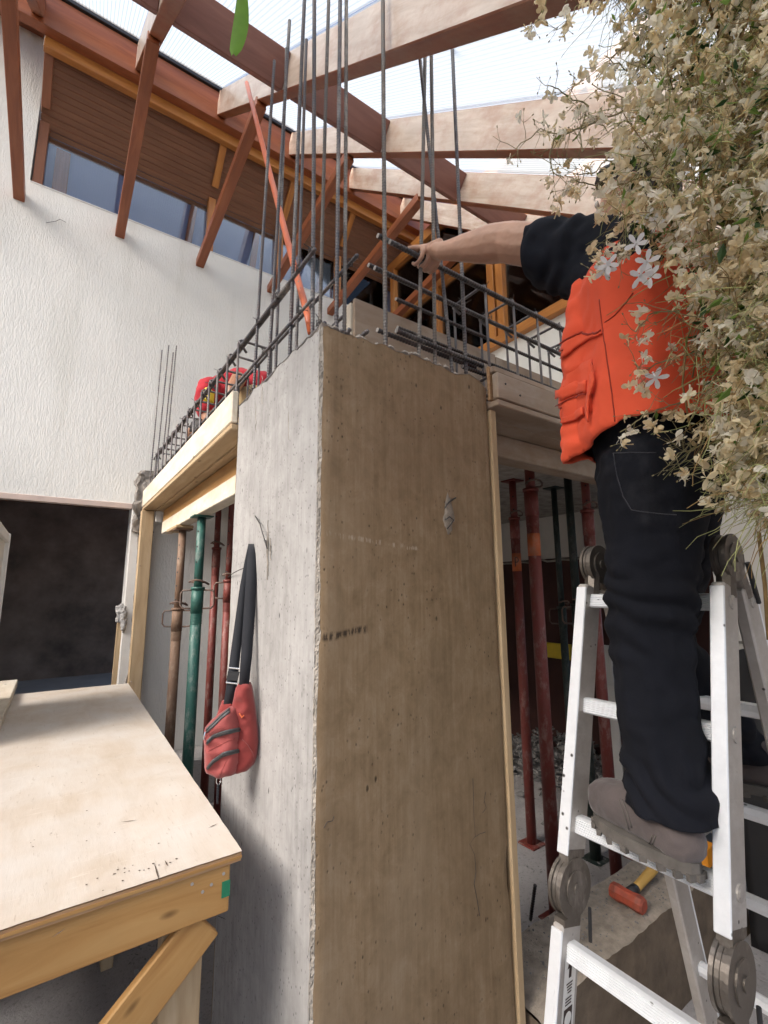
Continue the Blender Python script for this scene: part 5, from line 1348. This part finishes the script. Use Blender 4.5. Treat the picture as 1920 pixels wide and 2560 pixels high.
    jp += chain([(hipR, .108), (hipR.lerp(kneeR, .4), .098), (kneeR, .080), (kneeR.lerp(rank, .55), .072), (rank, .070)], None, 10)
    def jfold(p, n):
        d = min((p-kneeL).length, .4); a = .006*noise.noise(Vector((p.x*10, p.y*10, p.z*6)))+.0025*noise.noise(p*28)
        k = math.exp(-((p.z-kneeL.z-.05)/.09)**2)+1.3*math.exp(-((p.z-lank.z-.05)/.06)**2)
        a += .006*k*math.sin(p.z*95+9*noise.noise(p*8)+3*math.atan2(p.y-kneeL.y, p.x-kneeL.x)); a += .005*noise.noise(Vector((p.x*22, p.y*22, p.z*38))); return a
    def cut_j(me):
        bm = bmesh.new(); bm.from_mesh(me)
        zc = at(1664, 2020, D=1.01).z
        geom = [x for x in bm.verts]+[e for e in bm.edges]+[f_ for f_ in bm.faces]
        bmesh.ops.bisect_plane(bm, geom=geom, plane_co=(0, 0, zc), plane_no=Vector((0, 0, -1)), clear_outer=True)
        bm.to_mesh(me); bm.free()
    jeans = blob('jeans', jp, .0075, M['jeans'], g, 5, jfold, cut_j)
    sm = jeans.modifiers.new('t', 'SOLIDIFY'); sm.thickness = .004; sm.offset = 1
    jb = bvh_of(jeans)
    for pts in ([(1536, 1135), (1545, 1190), (1560, 1240), (1580, 1274), (1640, 1284), (1690, 1288)], [(1536, 1135), (1580, 1132), (1640, 1136)], [(1484, 1110), (1486, 1200), (1492, 1280), (1530, 1390), (1552, 1460), (1556, 1560), (1566, 1700), (1580, 1900)]):
        seam(jb, pts, .0011, .0045, 'stitching', M['stitch'], jeans)
    q = hit(jb, 1480, 1159, .006)
    if q: mb = MB(); mb.tube([q, q+Vector((-.002, -.003, 0))], .0045, 10); mb.build('rivet', M['alu_dull'], jeans)
    # ---- boots
    def boot(heel, toe, zs, nm):
        heel = Vector(heel); toe = Vector(toe); d = (toe-heel); L = d.length; d.normalize(); s = Vector((-d.y, d.x, 0)).normalized(); up_ = Vector((0, 0, 1)); Fm = Matrix((s, d, up_)).transposed()
        def q(t, u, z): return heel+d*(L*t)+s*u+up_*z
        pr = chain([(q(.10, 0, .050), (.040, .044, .046)), (q(.28, 0, .054), (.042, .05, .050)), (q(.5, 0, .054), (.046, .05, .050)), (q(.72, 0, .050), (.052, .05, .046)), (q(.88, 0, .046), (.049, .04, .042))], Fm, 7)
        pr += chain([(q(.16, 0, .05), (.040, .045, .05)), (q(.20, 0, .10), (.036, .040, .03))], Fm, 6)
        b_ = blob(nm, pr, .005, M['boot'], g, 4, lambda p, n: .003*noise.noise(p*30)+.0015*noise.noise(p*90))
        out = [(-.03, -.030), (-.04, .034)]
        ol = []
        for k in range(20):
            a = 2*math.pi*k/20; t = .5-.53*math.cos(a); wd = .040+.013*max(0, min(1, (t-.3)/.4)); ol.append(q(t, math.sin(a)**1 * wd*(1.12), .0))
        mb = MB(); mb.prism([p+Vector((0, 0, -.004)) for p in ol], (0, 0, .022)); sl_ = mb.build('sole', M['sole'], b_)
        mb = MB()
        for k in range(20):
            p = ol[k]; c_ = q(.5, 0, 0); n_ = (p-c_).normalized(); e_ = n_.cross(up_)*.007
            mb.prism([p+e_-n_*.006+Vector((0, 0, -.012)), p-e_-n_*.006+Vector((0, 0, -.012)), p-e_+n_*.003+Vector((0, 0, -.012)), p+e_+n_*.003+Vector((0, 0, -.012))], (0, 0, .012))
        tag(mb.build('tread_lugs', M['sole'], sl_), kind='stuff')
        bb_ = bvh_of(b_)
        return b_, bb_
    hl = at(1742, 2182, Z=1.043); tl = at(1502, 2038, Z=1.046)
    b_, bb_ = boot(hl, tl, 1.045, 'boot')
    for pts in ([(1548, 2000), (1562, 2038), (1572, 2072)], [(1556, 1998), (1570, 2036), (1580, 2068)], [(1632, 2088), (1622, 2112)], [(1640, 2088), (1630, 2114)]):
        seam(bb_, pts, .0013, .0012, 'stitching', M['sole'], b_)
    boot(Vector((1.52, .44, 1.045)), Vector((1.48, .71, 1.05)), 1.045, 'boot')
M['vest_tag'] = ctex('pinkish_red_cloth', (.80, .14, .09), .8); M['stitch'] = ctex('grey_thread', (.045, .045, .055), .9)
worker()

# ================================================================ second worker, bent down behind the left cage
def worker2():
    c = at(604, 960, D=3.15)
    g = thing('person', 'worker in crimson shirt and sand trousers bent over behind the rebar cage', 'person', (c.x, c.y, 2.43))
    d = Vector((-.75, .66, 0)).normalized(); s = Vector((d.y, -d.x, 0))
    hip = c-d*.12+Vector((0, 0, -.05)); sho = at(546, 968, D=3.05); z0 = 2.43
    shirt = chain([(hip, (.15, .15, .14)), (c+Vector((0, 0, -.02)), (.155, .155, .125)), (sho+Vector((.02, 0, -.05)), (.15, .15, .12))], None, 8)
    shirt += chain([(sho+s*.10+Vector((0, 0, -.06)), .078), (sho+s*.14+d*.0+Vector((0, 0, -.22)), .062)], None, 6)+chain([(sho-s*.12+Vector((0, 0, -.06)), .078), (sho-s*.15+d*.02+Vector((0, 0, -.22)), .062)], None, 6)
    so_ = blob('shirt', shirt, .012, M['red_shirt'], g, 4, lambda p, n: .016*noise.noise(p*10)+.006*noise.noise(p*27))
    h = sho+d*.08+Vector((0, 0, -.30))
    sk = chain([(sho+Vector((0, 0, -.05)), .06), (h, .06)])+[(h+d*.04+Vector((0, 0, -.05)), (.082, .082, .11), None)]
    for q in (1, -1):
        a = sho+s*.14*q+Vector((0, 0, -.20)); e = a+d*(-.03)+Vector((0, 0, -.20)); w_ = e+d*.10+Vector((0, 0, -.18))
        sk += chain([(a, .048), (e, .042), (e.lerp(w_, .5), .038), (w_, .028), (w_+d*.03+Vector((0, 0, -.06)), (.030, .030, .035))], None, 7)
    sk += chain([(at(596, 948, D=2.95), .052), (at(580, 975, D=2.84), .044), (at(576, 1010, D=2.82), .040), (at(566, 1050, D=2.80), .032), (at(560, 1066, D=2.78), .034)], None, 7)
    blob('body', sk, .010, M['skin2'], g, 3)
    blob('hair', [(h+d*.02+Vector((0, 0, -.02)), (.092, .092, .10), None)], .012, M['hair'], g, 2, lambda p, n: .006*noise.noise(p*40))
    lg = chain([(hip+Vector((0, 0, -.04)), (.15, .15, .12)), (hip+Vector((0, 0, -.12)), (.14, .14, .10))], None, 5)
    for q in (1, -1):
        k = hip+s*.10*q+d*.12+Vector((0, 0, -.24)); f_ = Vector((hip.x, hip.y, z0+.06))+s*.11*q-d*.02
        lg += chain([(hip+s*.08*q+Vector((0, 0, -.1)), .10), (k, .078), (f_, .06)], None, 7)
        sh_ = chain([(f_+Vector((0, 0, -.02)), (.05, .05, .04)), (f_+d*.14+Vector((0, 0, -.03)), (.045, .045, .03))], None, 6); blob('boot', sh_, .012, M['boot'], g, 2)
    blob('trousers', lg, .012, M['khaki'], g, 4, lambda p, n: .010*noise.noise(p*14))
    # yellow tape measure in the hand
    t = at(522, 990, D=2.72); tm = thing('tape_measure', 'yellow tape measure with black stripes held by the crimson-shirted worker', 'tape measure', t)
    o = beam('case', t+Vector((0, 0, -.045)), t+Vector((0, 0, .045)), .075, .045, M['yellow'], tm, d, .012)
    mb = MB()
    for k in range(3): 
        p = t+Vector((0, 0, .02-k*.02)); q = -Vector((math.sin(YAW), math.cos(YAW), 0))*.034
        mb.tube([p+q+_rt*-.024, p+q+_rt*.02+Vector((0, 0, .012))], .0035, 5)
    mb.build('stripe', M['black_plastic'], o)
worker2()
# ================================================================ jasmine vine
def petal_geo(L, W, curl, twist, base, tilt, a):
    """four-face petal leaving the flower centre at angle a"""
    ca, sa = math.cos(a), math.sin(a); pts = []
    for (t, w_) in ((0, .30), (.45, .95), (.8, .9), (1.0, .30)):
        r_ = base+t*L; z = math.sin(tilt)*t*L-curl*t*t*L; rr_ = base+math.cos(tilt)*t*L*(1-.25*abs(curl)*t)
        for s in (-1, 1):
            y = s*W*.5*w_; zz = z+twist*y*t*1.2+.12*W*(1-abs(s*.0))*0
            pts.append(Vector((rr_*ca-y*sa, rr_*sa+y*ca, zz)))
    f = [(0, 1, 3, 2), (2, 3, 5, 4), (4, 5, 7, 6)]
    return pts, f
def flower_mesh(kind, seed):
    random.seed(seed); mb = MB()
    n = 5
    for k in range(n):
        a = 2*math.pi*k/n+random.uniform(-.2, .2)
        if kind == 'white': p, f = petal_geo(.0165, .0072, .10, random.uniform(-.15, .15), .001, R(12), a)
        else: p, f = petal_geo(random.uniform(.010, .0155), random.uniform(.0075, .0118), random.uniform(-.5, 1.3), random.uniform(-.9, .9), .001, random.uniform(-.4, 1.0), a)
        mb.add(p, f)
    Lt = .016 if kind == 'white' else random.uniform(.012, .02)
    mb.tube([Vector((0, 0, .001)), Vector((random.uniform(-.002, .002), 0, -Lt*.5)), Vector((random.uniform(-.004, .004), random.uniform(-.004, .004), -Lt))], .0014, 4, False, [.0022, .0012, .0014])
    return mb
FL = {'dry': [flower_mesh('dry', i) for i in range(8)], 'white': [flower_mesh('white', 50+i) for i in range(2)]}
def rnd_rot(droop=.5):
    q = Matrix.Rotation(random.uniform(0, 6.28), 3, 'Z') @ Matrix.Rotation(random.uniform(0, math.pi*.85), 3, 'X') @ Matrix.Rotation(random.uniform(0, 6.28), 3, 'Z')
    return q
EDGE = [(-60, 1500), (0, 1515), (60, 1540), (140, 1600), (220, 1590), (300, 1560), (380, 1545), (450, 1515), (520, 1520), (560, 1570), (600, 1640), (680, 1690), (760, 1720), (840, 1740), (920, 1765), (1000, 1775), (1060, 1785), (1120, 1800), (1180, 1830), (1230, 1865), (1290, 1930), (1320, 1990)]
def edge(y):
    for (y0, x0), (y1, x1) in zip(EDGE[:-1], EDGE[1:]):
        if y0 <= y <= y1: return x0+(x1-x0)*(y-y0)/(y1-y0)
    return 1e9 if y > 1320 else 1500
def mass_point(spread=60):
    while True:
        y = random.uniform(-260, 1310); e = edge(y)+random.gauss(0, spread*.6)
        x = e+random.random()**.85*(2350-e)
        if x > 2350: continue
        D = .86-.16*min(1, (x-1500)/500)+random.uniform(-.10, .10)
        return at(x, y, D=D), x, y
def vine():
    random.seed(31)
    g = thing('jasmine_vine', 'jasmine vine with masses of dried cream flowers hanging beside the worker', 'vine', (1.0, .3, 2.7))
    # woody leaders hanging from the rafter above
    mb = MB(); leaders = []
    for k in range(16):
        p, x, y = mass_point(0); top_ = Vector((p.x+random.uniform(-.1, .1), p.y+random.uniform(-.1, .08), 2.95)); bot = at(1700+k*30+random.uniform(-60, 60), 1000+random.uniform(-100, 200), D=.80+random.uniform(-.06, .06))
        pts = []
        for j in range(14):
            t = j/13; q = top_.lerp(bot, t)+Vector((noise.noise(Vector((k, t*4, 0)))*.06, noise.noise(Vector((k, t*4, 5)))*.06, 0)); pts.append(q)
        leaders.append(pts); mb.tube(pts, .003, 5, True, [.0035-.0018*j/13 for j in range(14)])
    st = [at(1882, 1150, D=.9), at(1890, 1250, D=.9), at(1900, 1360, D=.9), at(1912, 1460, D=.9), at(1922, 1600, D=.9)]
    mb.tube(st, .0035, 6)
    mb.build('stem', M['twig_brown'], g, True)
    tw = {'twig': MB(), 'twig_green': MB(), 'twig_brown': MB()}
    def twig(p, d, L, r_, key, sag=.25, n=5):
        pts = [p]; dd = d.normalized()
        for j in range(n):
            dd = (dd+Vector((random.uniform(-.3, .3), random.uniform(-.3, .3), random.uniform(-.3, .3)-sag*.4))).normalized(); pts.append(pts[-1]+dd*L/n)
        tw[key].tube(pts, r_, 3, False, [r_*(1-.5*j/n) for j in range(n+1)]); return pts
    for k in range(6500):
        p, x, y = mass_point(50)
        twig(p, Vector((random.uniform(-1, .6), random.uniform(-.6, 1), random.uniform(-1, .5))), random.uniform(.04, .13), random.uniform(.0006, .0011), random.choice(['twig', 'twig_green', 'twig_green', 'twig_green', 'twig_brown']))
    F = {'dry': [], 'white': []}; BUD = MB(); LEAF = MB(); LEAFD = MB()
    def leaflet(mbx, p, d, L, W):
        d = d.normalized(); s = d.cross(Vector((random.uniform(-1, 1), random.uniform(-1, 1), 1))).normalized()*W/2; n = d.cross(s).normalized()*W*.25
        mbx.add([p, p+d*L*.4+s+n, p+d*L, p+d*L*.4-s+n, p+d*L*.45], [(0, 4, 1), (1, 4, 2), (0, 3, 4), (3, 2, 4)])
    # sprays reaching out of the mass: px path, depth
    SPR = [([(1570, 270), (1470, 315), (1400, 340), (1350, 322), (1290, 372)], .84), ([(1640, 130), (1590, 190), (1545, 160), (1510, 140)], .86), ([(1640, 60), (1560, 120), (1500, 170)], .84), ([(1660, 200), (1600, 160), (1560, 250), (1480, 210)], .85),
           ([(1600, 330), (1560, 300), (1520, 330), (1490, 300)], .84), ([(1470, 265), (1450, 330), (1455, 380)], .84), ([(1530, 380), (1490, 430), (1440, 435)], .86), ([(1560, 460), (1500, 470), (1450, 455), (1415, 440)], .86), ([(1390, 335), (1375, 380), (1380, 430), (1410, 445)], .84),
           ([(1470, 265), (1410, 235), (1370, 214)], .84), ([(1610, 20), (1640, -60), (1500, -20)], .82), ([(1480, -20), (1440, 20), (1415, 60)], .80), ([(1380, -40), (1365, 10), (1352, 48)], .80), ([(1700, 600), (1600, 590), (1540, 640), (1490, 640)], .82), ([(1560, 620), (1530, 660), (1515, 670)], .80),
           ([(1700, 780), (1630, 780), (1590, 830)], .85), ([(1740, 880), (1660, 900), (1600, 930), (1580, 900)], .85), ([(1760, 980), (1690, 1010), (1610, 1040), (1550, 1080)], .86), ([(1800, 1060), (1740, 1120), (1690, 1140)], .84), ([(1860, 1150), (1800, 1200), (1780, 1230)], .84), ([(1880, 1180), (1840, 1230), (1795, 1240)], .84), ([(1860, 1050), (1760, 1090), (1700, 1160)], .83)]
    tips = []
    for pts, D in SPR:
        P = [at(x, y, D=D+.02*math.sin(i*2.0)) for i, (x, y) in enumerate(pts)]; Q = []
        for a, b in zip(P[:-1], P[1:]):
            for j in range(5): Q.append(a.lerp(b, j/5)+Vector((random.uniform(-1, 1), random.uniform(-1, 1), random.uniform(-1, 1)))*.0025)
        Q.append(P[-1]); tw['twig'].tube(Q, .0012, 5, True, [.0017-.0008*j/len(Q) for j in range(len(Q))])
        for j in range(2, len(Q), 2):
            for s in range(random.choice((1, 2, 2))):
                d = Vector((random.uniform(-1, .4), random.uniform(-.5, .8), random.uniform(-.8, .5))); t = twig(Q[j], d, random.uniform(.025, .06), .0008, 'twig', .05, 3)
                tips.append(t[-1])
                for e in range(2):
                    u = twig(t[2], d+Vector((random.uniform(-.8, .8), random.uniform(-.8, .8), random.uniform(-.8, .8))), random.uniform(.012, .028), .0006, 'twig', 0, 2); BUD.tube([u[-1], u[-1]+(u[-1]-u[-2]).normalized()*.004], .0012, 4)
        if random.random() < .5: leaflet(LEAF, Q[len(Q)//2], Vector((random.uniform(-1, 1), random.uniform(-1, 1), random.uniform(-1, .2))), .022, .008)
    singles = []
    for p in tips:
        if random.random() < .55: F['dry'].append(p)
    for (x, y) in ((1350, 52), (1362, 8), (1418, 62), (1460, 8), (1478, 20), (1430, 478), (1446, 484), (1518, 455), (1508, 540), (1512, 498), (1478, 128), (1486, 160), (1500, 180), (1530, 180), (1560, 330), (1580, 350), (1490, 645), (1640, 1072), (1552, 1104), (1712, 1180), (1772, 1252), (1790, 1208), (1782, 1232), (1800, 1260), (1845, 1200), (1680, 1138), (1705, 1040), (1590, 970), (1620, 900), (1612, 845), (1600, 780)):
        for k in range(2): F['dry'].append(at(x+random.uniform(-8, 8), y+random.uniform(-8, 8), D=.80+random.uniform(-.02, .02)))
    for (x, y) in ((1612, 545), (1640, 560), (1590, 610), (1618, 655), (1625, 690), (1520, 660), (1512, 675), (1600, 690), (1800, 640), (1780, 650), (1775, 420), (1860, 440), (1690, 380), (1880, 360), (1850, 300), (1640, 945)): F['white'].append(at(x, y, D=.76+random.uniform(-.02, .02)))
    cl_centres = [mass_point(30) for _ in range(1800)]
    for p, x, y in cl_centres:
        for k in range(random.choice((3, 4, 5, 6))): F['dry'].append(p+Vector((random.gauss(0, .016), random.gauss(0, .016), random.gauss(0, .018))))
    for k in range(2000):
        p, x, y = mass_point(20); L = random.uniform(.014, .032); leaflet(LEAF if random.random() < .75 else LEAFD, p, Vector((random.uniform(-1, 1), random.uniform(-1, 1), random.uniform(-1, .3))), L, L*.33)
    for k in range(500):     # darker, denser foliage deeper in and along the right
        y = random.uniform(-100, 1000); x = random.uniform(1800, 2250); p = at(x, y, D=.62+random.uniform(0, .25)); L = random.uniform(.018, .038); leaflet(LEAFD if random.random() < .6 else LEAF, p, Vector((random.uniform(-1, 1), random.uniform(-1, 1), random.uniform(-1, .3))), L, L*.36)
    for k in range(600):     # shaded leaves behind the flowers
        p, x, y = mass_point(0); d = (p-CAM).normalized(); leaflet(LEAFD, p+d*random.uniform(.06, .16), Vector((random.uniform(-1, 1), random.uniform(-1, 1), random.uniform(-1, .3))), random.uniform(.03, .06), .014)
    for k, b in tw.items(): tag(b.build('twigs', M[k], g), kind='stuff')
    tag(BUD.build('buds', M['twig'], g), kind='stuff'); tag(LEAF.build('leaves', M['leaf'], g), kind='stuff'); tag(LEAFD.build('dark_leaves', M['leaf_dark'], g), kind='stuff')
    # flowers: the largest 270 as single parts, the rest joined
    allf = [(p, 'white') for p in F['white']]+[(p, 'dry') for p in F['dry']]
    def vis(p):
        d = p-CAM; z = d.dot(_F); x = 960+FPX*d.dot(_R)/z; y = 1280-FPX*d.dot(_U)/z
        return 0 <= x <= 1920 and 0 <= y <= 2560
    order = sorted(range(len(allf)), key=lambda i: (allf[i][1] != 'white', not vis(allf[i][0]), (allf[i][0]-CAM).length))
    single = set(order[:270])
    dm = [b.mesh('flower') for b in FL['dry']]; wm = [b.mesh('flower') for b in FL['white']]
    dmt = [b.mesh('flower') for b in FL['dry']]
    for q in dm: q.materials.append(M['petal_dry'])
    for q in dmt: q.materials.append(M['petal_tan'])
    dmc = [b.mesh('flower') for b in FL['dry']]
    for q in dmc: q.materials.append(M['petal_cream'])
    for q in wm: q.materials.append(M['petal_white'])
    rest = {'petal_dry': MB(), 'petal_tan': MB(), 'petal_cream': MB()}
    for i, (p, kd) in enumerate(allf):
        s = random.uniform(.72, 1.12) if kd == 'dry' else random.uniform(1.1, 1.3); q = rnd_rot()
        if kd == 'white':
            v = (CAM-p).normalized()+Vector((random.uniform(-.5, .5), random.uniform(-.5, .5), random.uniform(-.5, .5))); q = v.to_track_quat('Z', 'Y').to_matrix() @ Matrix.Rotation(random.uniform(0, 6), 3, 'Z')
        if i in single:
            me = random.choice(wm) if kd == 'white' else random.choice(random.choice((dm, dm, dmc, dmc, dmt)))
            put('flower', me, None, g, Matrix.Translation(p) @ q.to_4x4() @ Matrix.Diagonal((s, s, s, 1)))
        else:
            b = random.choice(FL['dry']); key = random.choice(('petal_dry', 'petal_dry', 'petal_cream', 'petal_cream', 'petal_tan')); rest[key].add([p+q @ (v*s) for v in b.v], b.f)
    for k, b in rest.items(): tag(b.build('dried_flowers', M[k], g), kind='stuff')
vine()
# single long leaf hanging close by, on a thin twig from the rafter
def hanging_leaf():
    tip = at(583, 134, D=.52); top_ = at(603, -70, D=.53)
    g = thing('hanging_leaf', 'single fresh green leaf dangling above the bench', 'leaf', tip)
    v = []; f = []; n = 12; d = top_-tip; s = _rt
    for j in range(n+1):
        t = j/n; w_ = .0112*math.sin(math.pi*(.10+.82*t)**.75)*(1 if t > .05 else .5)
        c = tip.lerp(top_, t)+s*.004*math.sin(t*3)+_fw*.004*math.sin(t*4)
        v += [c-s*w_+_fw*.003, c, c+s*w_*.95+_fw*.0035]
    for j in range(n):
        a = 3*j; f += [(a, a+1, a+4, a+3), (a+1, a+2, a+5, a+4)]
    put('blade', mesh('blade', v, f, True), M['leaf_big'], g)
    mb = MB(); e = Vector((RX[2], .55, roof_z(.55)-.005)); mb.tube([top_, top_.lerp(e, .4)+Vector((.01, 0, .03)), e], .0016, 6); mb.build('stalk', M['twig_green'], g, True)
hanging_leaf()
